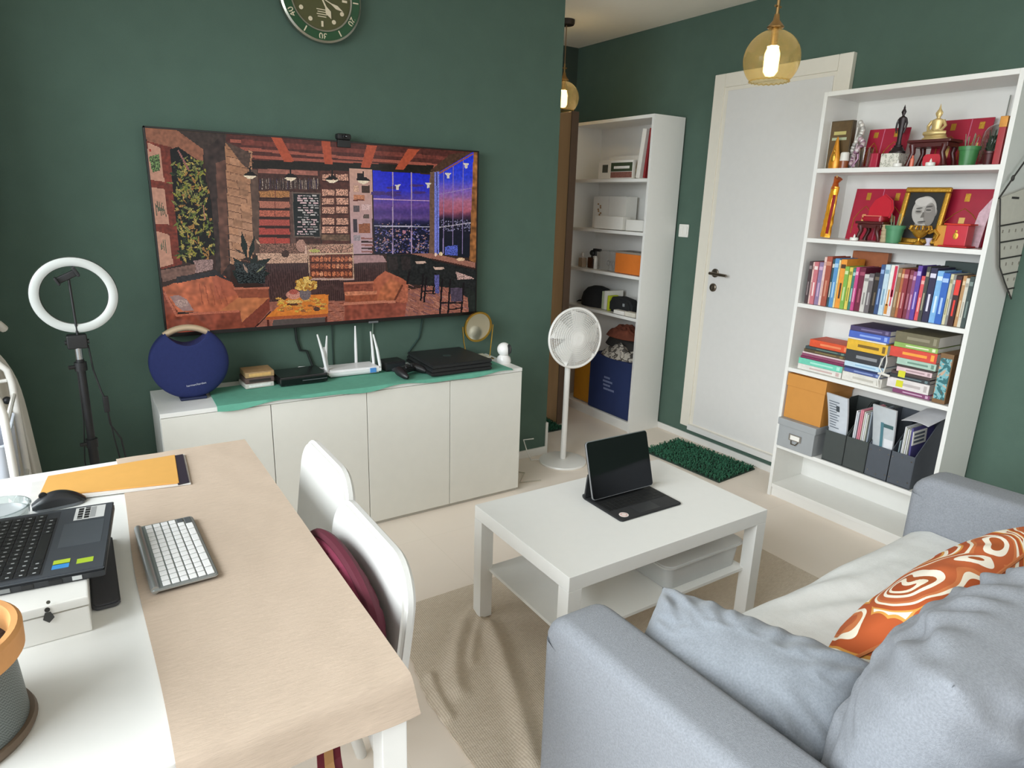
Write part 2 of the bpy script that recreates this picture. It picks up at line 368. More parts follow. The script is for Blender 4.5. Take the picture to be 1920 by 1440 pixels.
# ------------------------------------------------------------------ light
w = bpy.data.worlds.new('World'); sc.world = w; w.use_nodes = True
bg = w.node_tree.nodes['Background']; bg.inputs['Color'].default_value = (.90, .96, 1, 1); bg.inputs['Strength'].default_value = 1.1
def area(name, loc, rot, sx, sy, power, col):
    l = bpy.data.lights.new(name, 'AREA'); l.shape = 'RECTANGLE'; l.size = sx; l.size_y = sy; l.energy = power; l.color = col
    o = bpy.data.objects.new(name, l); C.objects.link(o); o.location = loc; o.rotation_euler = rot; o.visible_camera = True; return o
area('daylight_side_window', (-3.2, -2.6, 2.75), (0, -PI/2+.12, 0), 3.0, 5.0, 640, (.94, .97, 1))
area('fill_behind_camera', (1.5, -4.3, 1.5), (PI/2, 0, 0), 3.2, 2.0, 9, (1, .97, .93))  # added soft fill from behind the camera, no known source there
sc.view_settings.view_transform = 'Standard'; sc.view_settings.look = 'None'; sc.view_settings.gamma = 1; sc.view_settings.use_curve_mapping = False
sc.view_settings.exposure = -.1
sc.cycles.use_denoising = True
try: sc.cycles.max_bounces = 12; sc.cycles.diffuse_bounces = 8; sc.cycles.transparent_max_bounces = 16; sc.cycles.caustics_reflective = False; sc.cycles.caustics_refractive = False
except Exception: pass

# ------------------------------------------------------------------ pendant lamps
AMB = amber('amber_glass')
def pendant(name, label, c, R, en):
    t = thing(name, label, 'pendant lamp', (c[0], c[1], ZC), 0, 'amber glass pendant lamps'); z = c[2]-ZC
    g = B(); prof = []
    for i in range(15):
        a = math.radians(-46 + i*(46+76)/14); prof.append((R*math.cos(a), z+R*math.sin(a)))
    prof += [(R*.2, z+R*1.08)]
    n = 36; V = []; F = []
    g.lathe(prof, AMB, n)
    # crimped lower rim
    g.tube([(R*.69*math.cos(2*PI*k/48)*(1+.03*(k % 2)), R*.69*math.sin(2*PI*k/48)*(1+.03*(k % 2)), z-R*(.72+.03*(k % 2))) for k in range(48)], .0025, AMB, 6, True)
    g.obj('glass_shade', t)
    f = B(); f.lathe([(.001, z+R*1.5), (.009, z+R*1.5), (.012, z+R*1.3), (.03, z+R*1.08), (.028, z+R*1.04), (.001, z+R*1.04)], BRASS, 20); f.obj('lamp_holder', t)
    s = B(); s.tube([(-.016, 0, z+R*1.75), (.016, 0, z+R*1.75)], .004, BRASS, 8); s.tube([(0, 0, z+R*1.45), (0, 0, z+R*2.0)], .006, BRASS, 10); s.obj('clamp', t)
    cdm = mat('#8a6a48', .6, var=.05); B().tube([(0, 0, z+R*2), (0, 0, -.02)], .003, cdm, 8).obj('cord', t)
    B().lathe([(.001, -.03), (.045, -.03), (.05, -.02), (.05, 0), (.001, 0)], mat('#2c211a', .5), 24).obj('ceiling_rose', t)
    bl = B(); bl.lathe([(.001, z-R*.58), (.016, z-R*.55), (.026, z-R*.4), (.027, z+R*.2), (.018, z+R*.45), (.001, z+R*.5)], mat('#fff0cf', .4, emit='#ffe7b8', es=4, var=0), 20)
    for k in range(6):
        a = 2*PI*k/6; bl.tube([(.014*math.cos(a), .014*math.sin(a), z-R*.22), (.017*math.cos(a+.3), .017*math.sin(a+.3), z+R*.45)], .0036, FIL, 6)
    bl.obj('bulb', t); sk_ = B(); sk_.tube([(0, 0, z+R*.45), (0, 0, z+R*1.06)], .013, BRASS, 14); sk_.obj('socket', t)
    l = bpy.data.lights.new('bulb_glow', 'POINT'); l.energy = en; l.color = (1, .78, .5); l.shadow_soft_size = .03
    o = bpy.data.objects.new('bulb_glow', l); C.objects.link(o); o.location = (c[0], c[1], c[2])
    return t
FIL = mat('#ffe2a0', .5, emit='#ffe4b0', es=20, var=0)
pendant('pendant_lamp', 'amber glass globe pendant glowing in front of the white door', (2.229, -1.355, 2.02), .1, 10)
pendant('pendant_lamp', 'amber glass globe pendant in the corridor beyond the green wall edge', (2.737, .59, 2.135), .1, 17)
# unseen front wall behind the camera, its opening added to seat the fill lamp
wf2 = B(); wf2.box(LX-.1, .1, -4.5, -4.4, 0, ZC, WHITE2, 0); wf2.box(3.0, XW+.1, -4.5, -4.4, 0, ZC, WHITE2, 0); wf2.box(.1, 3.0, -4.5, -4.4, 2.3, ZC, WHITE2, 0)
struct(wf2.obj('wall_front'))

# ------------------------------------------------------------------ television
TY = -.055; t0, t1, tz0, tz1 = .274, 1.7486, .908, 1.7265
tv = thing('television', 'large wall mounted television showing a cosy cafe with leather sofas at dusk', 'television', ((t0+t1)/2, 0, tz0))
BZ = mat('#17110f', .3, var=.02)
b = W(tv); b.box(t0, t1, TY+.004, TY+.03, tz0, tz1, BZ, .003); b.box(t0+.25, t1-.25, TY+.03, -.002, tz0+.1, tz1-.2, BLACK, .01); b.obj('housing', tv)
b = W(tv)
for x0, x1, z0, z1 in ((t0, t1, tz1-.007, tz1), (t0, t1, tz0, tz0+.016), (t0, t0+.007, tz0, tz1), (t1-.007, t1, tz0, tz1)): b.box(x0, x1, TY-.004, TY+.006, z0, z1, BZ, .001)
b.obj('bezel', tv)
p = PY(700, 614, TY); b = W(tv); b.box(p.x-.025, p.x+.025, TY-.006, TY+.004, tz0-.006, tz0+.004, mat('#8d9094', .3, .8), .002); b.obj('badge', tv)
NU, NV = 448, 252
us = (np.arange(NU)+.5)/NU; vs_ = (np.arange(NV)+.5)/NV
gx, gz = np.meshgrid(t0+.007+us*(t1-t0-.014), tz0+.016+vs_*(tz1-tz0-.023))
P3 = np.stack([gx-CAM.x, np.full_like(gx, TY)-CAM.y, gz-CAM.z], -1)
q_ = lambda a: P3 @ np.array(a)
U = ((960+FPX*q_(rt)/q_(fw))-260)*2.909; V = ((720-FPX*q_(up)/q_(fw))-220)*2.909
rng = np.random.default_rng(3)
IM = np.zeros((NV, NU, 3)); IM[:] = (58, 38, 32)
def inside(poly):
    m = np.zeros(U.shape, bool); n = len(poly)
    for i in range(n):
        x1, y1 = poly[i]; x2, y2 = poly[(i+1) % n]
        if y1 == y2: continue
        c = ((y1 > V) != (y2 > V)) & (U < (x2-x1)*(V-y1)/(y2-y1)+x1); m ^= c
    return m
def smooth(a, k):
    for _ in range(k): a = (a+np.roll(a, 1, 0)+np.roll(a, -1, 0)+np.roll(a, 1, 1)+np.roll(a, -1, 1))/5
    return a
NZ = [smooth(rng.random((NV, NU)), k) for k in (0, 2, 8)]
NZ = [(a-a.min())/(a.max()-a.min())-.5 for a in NZ]
def pl(poly, col, nzk=1, amp=.25, grad=None):
    m = inside(poly); c = np.array(col, float)
    if grad is not None:
        ys = V[m]; tt = np.clip((ys-grad[0])/(grad[1]-grad[0]), 0, 1)[:, None]; c = c*(1-tt)+np.array(grad[2], float)*tt
    IM[m] = c*(1+amp*NZ[nzk][m][:, None]*2)
def line(x1, y1, x2, y2, w, col):
    d = math.hypot(x2-x1, y2-y1); nx, ny = -(y2-y1)/d*w/2, (x2-x1)/d*w/2
    pl([(x1+nx, y1+ny), (x2+nx, y2+ny), (x2-nx, y2-ny), (x1-nx, y1-ny)], col, 0, .08)
def blob(x, y, rx, ry, col, amp=.15):
    m = ((U-x)/rx)**2+((V-y)/ry)**2 < 1; IM[m] = np.array(col)*(1+amp*NZ[0][m][:, None]*2)
def leaf(x, y, L, a, w, col):
    dx, dy = math.cos(a), math.sin(a); pl([(x, y), (x+dx*L*.5-dy*w, y+dy*L*.5+dx*w), (x+dx*L, y+dy*L), (x+dx*L*.5+dy*w, y+dy*L*.5-dx*w)], col, 0, .2)
# ceiling with beams
pl([(330, 50), (1870, 180), (1610, 300), (600, 285), (470, 120)], (88, 42, 36))
for k, (ya, yb) in enumerate(((128, 205), (170, 245), (212, 258))):
    line(500+k*50, ya, 1720-k*30, yb+22, 16, (165, 82, 64)); 
pl([(560, 120), (1700, 215), (1690, 235), (560, 150)], (120, 55, 45))
pl([(600, 232), (1610, 262), (1600, 305), (620, 282)], (34, 28, 22))
for q in ([(722, 108), (780, 112), (848, 242), (795, 244)], [(995, 125), (1045, 130), (1058, 256), (1015, 255)], [(1245, 150), (1300, 155), (1262, 275), (1212, 272)], [(1470, 170), (1530, 178), (1445, 285), (1398, 283)]): pl(q, (184, 76, 46), 1, .12)
pl([(1700, 200), (1870, 185), (1625, 310), (1590, 290)], (80, 52, 38))
# left side wall
pl([(30, 50), (100, 60), (220, 66), (352, 175), (352, 255), (260, 215), (45, 130)], (150, 92, 66), 1, .2)
pl([(200, 64), (480, 85), (470, 160), (360, 180)], (64, 50, 44))
pl([(40, 128), (185, 165), (240, 800), (112, 832)], (122, 48, 34), 1, .3)
for q in ([(46, 135), (120, 168), (140, 352), (62, 340)], [(68, 380), (140, 392), (166, 585), (92, 580)], [(95, 620), (165, 640), (188, 800), (115, 820)]): pl(q, (194, 138, 112), 1, .1)
pl([(55, 215), (110, 200), (118, 290), (75, 300)], (86, 110, 62), 0, .5); blob(62, 180, 7, 7, (160, 50, 40))
for k in range(5): leaf(92+k*8, 440+k*5, 100, 1.5-.06*k, 4, (92, 92, 70))
for k in range(4): leaf(115+k*9, 660, 90, 1.45, 3, (110, 104, 80))
pl([(168, 175), (215, 160), (345, 250), (398, 470), (422, 740), (300, 800), (225, 780)], (20, 20, 18), 1, .4)
for k in range(420):
    tt = rnd.random(); x = 190+tt*30+rnd.random()*(165+tt*30); y = 225+tt*540
    c = rnd.choice([(134, 128, 44), (100, 112, 44), (160, 140, 66), (70, 84, 40), (158, 110, 52), (120, 120, 60), (38, 50, 30)])
    if rnd.random() < .72: leaf(x, y, rnd.uniform(22, 52), rnd.uniform(0, 6.28), rnd.uniform(4, 9), c)
line(215, 180, 275, 290, 9, (150, 92, 84)); line(352, 480, 362, 560, 7, (180, 120, 90))
pl([(350, 180), (470, 90), (500, 830), (505, 960), (420, 900), (420, 740), (398, 450)], (58, 44, 40), 2, .5)
pl([(420, 250), (475, 230), (492, 800), (450, 860)], (98, 64, 52), 2, .4)
pl([(300, 780), (405, 775), (405, 830), (310, 850)], (150, 118, 112), 0, .2); pl([(120, 835), (310, 800), (310, 850), (130, 900)], (122, 88, 76)); pl([(180, 900), (420, 830), (520, 930), (200, 930)], (46, 44, 46))
# plank wall
pl([(470, 135), (615, 215), (628, 745), (500, 800)], (166, 112, 76), 1, .15, (150, 780, (190, 140, 108)))
for k in range(15):
    y = 190+k*42; line(478, y-20, 625, y+14, 4, (112, 72, 52))
    x = 490+rnd.random()*110; line(x, y-18, x, y+24, 4, (120, 78, 56)); f_ = rnd.uniform(.82, 1.08); pl([(x, y-14), (min(x+50, 620), y-2), (min(x+50, 620), y+34), (x, y+22)], (184*f_, 130*f_, 94*f_), 1, .15)
pl([(470, 130), (612, 195), (600, 285), (560, 250)], (84, 62, 52), 1, .3)
pl([(606, 285), (650, 285), (672, 745), (628, 745)], (96, 72, 60), 2, .3)
# shelving behind the counter
pl([(648, 278), (992, 290), (992, 690), (668, 690)], (70, 42, 36), 1, .3)
pl([(650, 280), (978, 292), (978, 318), (650, 303)], (158, 94, 78), 1, .25)
for k in range(46): x = 658+k*7; pl([(x, 330+rnd.randint(0, 22)), (x+4, 330), (x+5, 392), (x+1, 392)], rnd.choice([(116, 100, 90), (80, 64, 58), (150, 130, 116), (52, 44, 46), (60, 50, 70)]), 0, .3)
for y, c, n in ((400, (172, 112, 62), 1), (458, (178, 104, 82), 0), (506, (182, 92, 70), 1), (556, (176, 74, 62), 0), (604, (178, 66, 56), 0), (656, (184, 66, 54), 0)):
    pl([(656, y), (822, y+3), (826, y+37), (660, y+36)], c, 0, .22 if n else .12); line(656, y+42, 826, y+44, 8, (52, 28, 26)); line(742, y, 744, y+38, 3, (120, 60, 50))
pl([(822, 405), (842, 405), (858, 690), (830, 690)], (96, 68, 60)); pl([(836, 408), (992, 412), (994, 658), (846, 654)], (104, 86, 76)); pl([(842, 416), (986, 420), (988, 650), (850, 646)], (32, 38, 38), 1, .2)
for k in range(17):
    y = 428+k*13; x = 862+rnd.random()*10
    while x < 975:
        L = rnd.uniform(10, 34); 
        if rnd.random() < .8: line(x, y, min(x+L, 980), y+rnd.uniform(-1, 3), 6, rnd.choice([(186, 178, 172), (150, 146, 144), (206, 170, 170)]))
        x += L+rnd.uniform(3, 14)
pl([(990, 290), (1150, 292), (1152, 690), (1000, 690)], (86, 46, 38))
for y in (310, 392, 440, 488, 548, 596):
    for x in (1000, 1076): pl([(x, y), (x+66, y+1), (x+67, y+36), (x+1, y+35)], (186, 132, 108), 0, .4)
    line(1000, y+40, 1146, y+41, 6, (60, 26, 22))
pl([(996, 640), (1148, 640), (1150, 672), (998, 672)], (110, 82, 62), 1, .4)
# poster panel
pl([(1148, 278), (1274, 286), (1274, 745), (1158, 745)], (200, 150, 128), 1, .08, (300, 700, (186, 150, 156)))
for x, y, w_, h_, c in ((1190, 305, 34, 36, (36, 26, 26)), (1170, 372, 30, 34, (206, 158, 130)), (1216, 372, 44, 40, (70, 48, 38)), (1172, 424, 60, 30, (196, 120, 82)), (1172, 480, 32, 36, (92, 78, 80)), (1215, 474, 50, 30, (204, 166, 160)), (1226, 528, 32, 24, (96, 78, 70)), (1170, 556, 22, 72, (60, 52, 60)), (1200, 580, 62, 52, (150, 86, 56)), (1172, 644, 36, 30, (150, 136, 140)), (1170, 448, 60, 8, (110, 52, 40))): pl([(x, y), (x+w_, y), (x+w_, y+h_), (x, y+h_)], c, 0, .15)
# windows on the dusk
def dusk(poly, y0, y1, stops):
    m = inside(poly); tt = np.clip((V[m]-y0)/(y1-y0), 0, 1); ks = [s[0] for s in stops]
    c = np.stack([np.interp(tt+.05*NZ[2][m], ks, [s[1][i] for s in stops]) for i in range(3)], -1); IM[m] = c*(1+.16*NZ[1][m][:, None]*2)
dusk([(1278, 290), (1592, 312), (1588, 745), (1284, 745)], 290, 745, [(0, (22, 34, 214)), (.22, (40, 44, 206)), (.3, (66, 54, 170)), (.42, (104, 66, 150)), (.5, (72, 50, 126)), (.57, (96, 66, 138)), (.61, (40, 34, 84)), (.66, (26, 26, 52)), (1, (22, 24, 44))])
dusk([(1636, 300), (1826, 188), (1816, 770), (1640, 742)], 200, 745, [(0, (18, 46, 236)), (.25, (44, 60, 220)), (.36, (120, 86, 190)), (.48, (176, 98, 130)), (.57, (176, 84, 104)), (.62, (96, 50, 78)), (.66, (30, 26, 44)), (1, (22, 26, 40))])
for k in range(8): x = 1300+rnd.random()*250; blob(x, rnd.uniform(370, 430), 40, 7, (66, 44, 122), .1)
for k in range(420):
    x = 1290+rnd.random()*295; y = 575+rnd.random()**.8*165; blob(x, y, rnd.uniform(2, 6), rnd.uniform(2, 4), rnd.choice([(96, 92, 160), (60, 60, 120), (150, 130, 150), (170, 120, 120), (44, 46, 96)]))
for k in range(90): blob(1648+rnd.random()*160, 560+rnd.random()*60, 3, 3, (120, 116, 150))
blob(1448, 625, 9, 10, (190, 120, 140))
for x in (1386, 1488): line(x, 300, x, 745, 5, (166, 140, 176))
line(1280, 445, 1590, 455, 5, (196, 150, 190)); line(1284, 592, 1590, 598, 6, (176, 170, 190))
for x, ya in ((1665, 290), (1716, 260), (1770, 225)): line(x, ya, x-4, 745, 4, (140, 120, 170))
line(1640, 420, 1820, 385, 4, (150, 120, 180)); line(1640, 600, 1812, 575, 5, (170, 160, 176))
pl([(1588, 300), (1640, 290), (1640, 745), (1585, 748)], (112, 82, 66), 1, .2); pl([(1612, 300), (1638, 296), (1640, 742), (1614, 745)], (110, 120, 214), 0, .15); pl([(1624, 300), (1629, 300), (1631, 742), (1626, 742)], (60, 54, 120))
pl([(1826, 186), (1866, 184), (1858, 800), (1804, 780)], (156, 96, 48), 2, .5); line(1640, 305, 1822, 200, 8, (150, 84, 56))
pl([(1672, 705), (1740, 696), (1740, 755), (1672, 750)], (70, 84, 176), 0, .4)
for x, y in ((1412, 375), (1580, 365), (1688, 312), (1786, 258)): pl([(x-18, y-8), (x+18, y-8), (x+8, y+4), (x+6, y+20), (x-6, y+20), (x-8, y+4)], (214, 204, 190), 0, .1)
for x, y in ((608, 318), (828, 328), (1055, 340), (1225, 345)):
    line(x, y-50, x, y-18, 9, (22, 18, 20)); pl([(x-14, y-20), (x+14, y-20), (x+40, y), (x-40, y)], (24, 20, 20)); pl([(x-36, y+1), (x+36, y+1), (x+18, y+14), (x+4, y+20), (x-14, y+16)], (236, 214, 180), 0, .1)
# counter
pl([(660, 690), (1160, 688), (1160, 745), (660, 750)], (120, 84, 70), 0, .4); pl([(640, 742), (925, 742), (918, 798), (655, 800)], (188, 146, 120), 0, .25)
pl([(655, 797), (1350, 787), (1345, 1010), (700, 1010)], (76, 52, 50), 1, .2)
for k in range(60): x = 662+k*11.4; line(x, 800, x+2, 1005, 3, (54, 36, 36))
pl([(1165, 752), (1330, 752), (1354, 790), (1175, 796)], (172, 130, 128), 1, .15)
pl([(918, 700), (1168, 690), (1176, 888), (932, 888)], (176, 138, 112), 0, .2); pl([(928, 702), (1160, 696), (1164, 738), (930, 742)], (160, 116, 96), 0, .5); blob(960, 728, 30, 9, (180, 172, 90))
pl([(930, 752), (1166, 746), (1170, 876), (938, 876)], (104, 52, 38), 0, .3)
for y in (760, 798, 840):
    for k in range(10): blob(952+k*22.5, y+14, 10, 13, rnd.choice([(190, 104, 66), (170, 88, 56), (204, 130, 92)]), .3)
line(934, 792, 1168, 788, 4, (70, 34, 26)); line(934, 834, 1168, 830, 4, (70, 34, 26)); line(1050, 752, 1052, 876, 8, (84, 40, 32)); line(930, 746, 1170, 742, 7, (206, 170, 140)); line(936, 882, 1176, 884, 7, (190, 150, 140))
for k in range(5): line(1214, 660+k*18, 1278, 662+k*18, 9, (56, 34, 32) if k % 2 else (150, 92, 84))
blob(800, 745, 22, 20, (70, 48, 40)); blob(885, 700, 26, 34, (176, 128, 110)); line(912, 700, 912, 745, 10, (214, 172, 150))
# floor
pl([(480, 1010), (1120, 1000), (1850, 880), (1850, 1120), (110, 1190), (110, 1120)], (156, 92, 74), 1, .2)
for k in range(140):
    x = 1440+rnd.random()*400; y = 900+rnd.random()*190; line(x, y, x+rnd.uniform(20, 50), y+rnd.uniform(8, 26), 4, rnd.choice([(112, 66, 64), (186, 120, 96), (130, 84, 88)]))
for k in range(40): y = 1010+k*3.4; line(1035, y, 1125, y, 1.6, rnd.choice([(130, 66, 50), (178, 104, 80)]))
# plant
for x, y, L, a, w_ in ((590, 780, 165, -1.75, 18), (600, 790, 150, -1.35, 15), (610, 830, 130, -.5, 22), (605, 850, 130, -2.4, 20), (600, 860, 95, -2.9, 24), (620, 860, 100, -.1, 24), (600, 830, 95, -1.0, 20), (610, 900, 80, -.6, 22), (580, 890, 80, -2.6, 22), (620, 800, 90, .4, 16)): leaf(x, y, L, a, w_, (30, 40, 36))
pl([(520, 790), (690, 800), (690, 905), (540, 905)], (38, 44, 44), 0, .8); leaf(640, 850, 70, -.7, 5, (130, 130, 96)); leaf(570, 800, 60, 1.1, 8, (160, 130, 112)); leaf(520, 715, 70, .5, 6, (70, 56, 48)); leaf(665, 700, 50, -2.2, 6, (190, 150, 120))
# left sofa
pl([(132, 920), (170, 925), (215, 1080), (200, 1185), (140, 1180)], (160, 78, 52))
pl([(190, 905), (430, 862), (470, 866), (512, 905), (548, 985), (450, 1062), (215, 1062), (130, 930)], (192, 98, 62), 2, .3)
pl([(400, 866), (470, 866), (512, 905), (540, 965), (420, 1000)], (180, 90, 62), 2, .2)
for k in range(5): line(330+k*30, 905+k*4, 350+k*34, 1020, 5, (160, 76, 50))
pl([(170, 978), (215, 968), (262, 992), (300, 1052), (240, 1056), (205, 1030)], (158, 122, 116), 1, .12); blob(235, 1015, 36, 22, (172, 140, 130))
pl([(205, 870), (420, 838), (520, 905), (420, 862), (212, 905)], (50, 46, 48))
pl([(515, 935), (710, 930), (712, 985), (548, 985), (535, 960)], (150, 76, 52), 1, .12); line(520, 934, 710, 931, 10, (190, 106, 78))
pl([(440, 1058), (540, 985), (712, 984), (565, 1118), (548, 1056)], (196, 112, 66), 2, .2)
pl([(565, 1116), (714, 984), (716, 1052), (608, 1172), (556, 1172)], (132, 60, 44), 1, .12)
pl([(130, 940), (160, 980), (208, 1082), (552, 1054), (562, 1120), (610, 1174), (140, 1190)], (142, 66, 46), 2, .3); line(205, 1080, 552, 1056, 12, (190, 100, 72)); line(140, 955, 206, 1080, 12, (186, 100, 74))
line(610, 1172, 720, 1060, 6, (60, 26, 22))
# low table
pl([(692, 1092), (832, 968), (1036, 966), (1032, 1078)], (222, 122, 40), 1, .12); line(692, 1096, 1032, 1080, 16, (176, 84, 44))
for k in range(70): blob(760+rnd.random()*250, 985+rnd.random()*75, rnd.uniform(6, 20), rnd.uniform(3, 8), rnd.choice([(216, 170, 60), (206, 150, 66), (196, 120, 48), (222, 140, 50), (150, 90, 50)]))
pl([(735, 1106), (1020, 1090), (1018, 1150), (720, 1172)], (86, 76, 72), 1, .1); line(705, 1105, 708, 1170, 12, (84, 38, 30)); line(1024, 1085, 1020, 1150, 10, (84, 38, 30))
blob(845, 968, 42, 24, (200, 130, 110)); blob(845, 952, 24, 14, (180, 84, 70)); blob(840, 1020, 34, 6, (84, 50, 34)); blob(972, 1046, 18, 12, (88, 60, 50)); blob(850, 1006, 46, 10, (216, 172, 90))
blob(908, 962, 32, 36, (112, 98, 100))
for k in range(90):
    a = rnd.random()*6.28; r_ = rnd.random()**.5; blob(912+math.cos(a)*60*r_, 905+math.sin(a)*36*r_+8*abs(math.cos(a)), 9, 8, rnd.choice([(214, 164, 66), (196, 140, 50), (228, 184, 90), (170, 110, 40)]))
# armchair
pl([(1272, 900), (1300, 870), (1345, 838), (1390, 858), (1462, 890), (1470, 930), (1466, 1010), (1290, 1005)], (180, 92, 62), 2, .25)
pl([(1118, 905), (1280, 898), (1278, 955), (1120, 960)], (140, 70, 52)); line(1118, 905, 1280, 900, 12, (190, 108, 78))
pl([(1122, 952), (1300, 948), (1302, 1004), (1124, 1008)], (158, 78, 50)); pl([(1122, 952), (1300, 946), (1298, 966), (1122, 972)], (206, 122, 86))
pl([(1300, 1000), (1322, 930), (1372, 876), (1440, 912), (1395, 1000)], (184, 98, 60), 2, .3); line(1440, 914, 1396, 1000, 12, (110, 52, 34))
pl([(1120, 1010), (1400, 1000), (1470, 900), (1462, 1010), (1450, 1100), (1124, 1122)], (150, 72, 54), 2, .3); line(1120, 1018, 1400, 1004, 14, (196, 116, 88)); pl([(1400, 1004), (1440, 925), (1472, 900), (1464, 1010), (1440, 1012)], (176, 92, 64))
# bar and stools
pl([(1350, 745), (1600, 752), (1840, 830), (1840, 1010), (1700, 930), (1480, 910), (1440, 880), (1360, 840)], (34, 34, 34), 1, .4)
pl([(1480, 742), (1600, 742), (1836, 792), (1836, 822), (1600, 772)], (158, 100, 82), 1, .15); line(1600, 774, 1836, 826, 9, (60, 34, 30)); blob(1648, 745, 10, 10, (230, 200, 150)); blob(1756, 775, 22, 9, (220, 180, 140)); blob(1620, 748, 8, 10, (226, 190, 170))
for x, y in ((1530, 790), (1630, 822)): pl([(x-22, y-6), (x+34, y-4), (x+38, y+6), (x-14, y+10)], (206, 170, 150))
pl([(1728, 840), (1812, 870), (1830, 880), (1740, 886)], (176, 140, 130), 0, .4)
for x in (1360, 1430): pl([(x, 760), (x+50, 760), (x+56, 830), (x+6, 835)], (48, 40, 40), 1, .3)
for x, y0, y1 in ((1470, 840, 910), (1545, 850, 1000), (1562, 870, 1010), (1612, 850, 960), (1648, 880, 1085), (1692, 880, 1092), (1765, 900, 1070)): line(x+8, y0, x-6, y1, 10, (26, 18, 22))
line(1540, 948, 1620, 944, 7, (26, 20, 26)); line(1560, 962, 1620, 962, 5, (26, 18, 20)); line(1645, 1012, 1770, 1012, 9, (30, 22, 26)); line(1690, 1048, 1770, 1040, 7, (30, 18, 20)); pl([(1700, 930), (1766, 930), (1766, 1005), (1704, 1005)], (76, 62, 80), 1, .3); pl([(1612, 860), (1640, 860), (1640, 960), (1618, 960)], (86, 84, 150), 0, .3)
pl([(1790, 930), (1850, 960), (1850, 1090), (1800, 1060)], (36, 40, 36))
IM = np.clip(IM, 0, 255); g_ = IM.mean(2, keepdims=True); IM = (g_+(IM-g_)*.86)*.96
IM = IM+.25*(IM-smooth(IM.transpose(2, 0, 1).reshape(3*NV, NU), 1).reshape(3, NV, NU).transpose(1, 2, 0)); IM = np.clip(IM, 0, 255)/255
LINC = np.where(IM <= .04045, IM/12.92, ((IM+.055)/1.055)**2.4)
me = bpy.data.meshes.new('screen'); xs = np.linspace(t0+.007, t1-.007, NU+1); zs = np.linspace(tz0+.016, tz1-.007, NV+1)
XX, ZZ = np.meshgrid(xs, zs); ox = (t0+t1)/2
co = np.stack([XX-ox, np.full_like(XX, TY), ZZ-tz0], -1).reshape(-1, 3)
i0 = (np.arange(NV)[:, None]*(NU+1)+np.arange(NU)[None, :]).reshape(-1)
fc = np.stack([i0, i0+1, i0+NU+2, i0+NU+1], -1)
me.vertices.add(len(co)); me.vertices.foreach_set('co', co.ravel()); me.loops.add(fc.size); me.loops.foreach_set('vertex_index', fc.ravel().astype(np.int32))
me.polygons.add(len(fc)); me.polygons.foreach_set('loop_start', np.arange(0, fc.size, 4, dtype=np.int32)); me.update(calc_edges=True)
ca = me.color_attributes.new('picture', 'FLOAT_COLOR', 'CORNER')
cc = np.concatenate([np.repeat(LINC.reshape(-1, 3), 4, 0), np.ones((fc.size, 1))], 1); ca.data.foreach_set('color', cc.ravel().astype(np.float32))
sm = bpy.data.materials.new('screen_picture'); sm.use_nodes = True; sb = sm.node_tree.nodes['Principled BSDF']; at_ = sm.node_tree.nodes.new('ShaderNodeAttribute'); at_.attribute_name = 'picture'
sb.inputs['Base Color'].default_value = (.004, .004, .004, 1); sb.inputs['Roughness'].default_value = .09; sb.inputs['Specular IOR Level'].default_value = .18
sm.node_tree.links.new(at_.outputs['Color'], sb.inputs['Emission Color']); sb.inputs['Emission Strength'].default_value = .95
me.materials.append(sm); so = bpy.data.objects.new('screen', me); C.objects.link(so); so.parent = tv

# webcam on the television
p = PY(643, 264, -.05); wc = thing('webcam', 'small black webcam clipped on top of the television', 'webcam', (p.x, -.045, tz1))
B().box(-.032, .032, -.028, .012, .004, .03, BLACK, .008).obj('body', wc); B().lathe([(.001, 0), (.011, 0), (.011, .008), (.007, .01), (.001, .006)], mat('#0c0d12', .1), 20, M=frame((0, -.028, .018), (1, 0, 0), (0, 0, 1))).obj('lens', wc)
B().box(-.03, .03, -.022, -.008, -.028, .004, BLACK, .003).obj('clip', wc)

# ------------------------------------------------------------------ wall clock
ck = thing('wall_clock', 'round diver style wall clock with green bezel above the television', 'clock', (.991, -.004, 2.287)); R = .172
F0 = frame((0, 0, 0), (1, 0, 0), (0, 0, 1))      # local z points to the room (-y)
STL = mat('#a9a79a', .3, .9, .03); DG = mat('#1f4a2c', .35, var=.05); DIAL = mat('#4a4a26', .4, var=.06); LUME = mat('#d9cbb0', .6, var=.02)
B().lathe([(.001, 0), (R*.96, 0), (R, .01), (R, .034), (R*.955, .04), (R*.955, .03), (.001, .03)], STL, 64, M=F0).obj('case', ck)
B().lathe([(R*.955, .031), (R*.955, .037), (R*.745, .034), (R*.745, .031)], DG, 64, M=F0).obj('bezel', ck)
B().lathe([(.001, .031), (R*.73, .031)], DIAL, 64, M=F0).obj('dial', ck)
B().lathe([(R*.755, .03), (R*.755, .038), (R*.72, .036), (R*.72, .03)], STL, 64, M=F0).obj('inner_ring', ck)
mk = B()
for k in range(12):
    a = PI/2-k*PI/6; ca_, sa_ = math.cos(a), math.sin(a); Mx = F0 @ Matrix.Translation((R*.58*ca_, R*.58*sa_, .031)) @ Matrix.Rotation(a, 4, 'Z')
    if k % 3 == 0: mk.box(-.011, .011, -.0045, .0045, 0, .003, LUME, .001, M=Mx)
    else: mk.lathe([(.001, 0), (.0085, 0), (.0085, .003), (.001, .003)], LUME, 16, M=Mx)
mk.obj('hour_marker', ck)
bt = B()
for k in range(12):
    if k % 2: a = PI/2-k*PI/6; bt.box(-.012, .012, -.0025, .0025, 0, .002, LUME, .0005, M=F0 @ Matrix.Translation((R*.855*math.cos(a), R*.855*math.sin(a), .0355)) @ Matrix.Rotation(a, 4, 'Z'))
bt.prism([(-.012, 0), (.012, 0), (0, -.02)], .002, LUME, M=F0 @ Matrix.Translation((0, R*.92, .0355)))
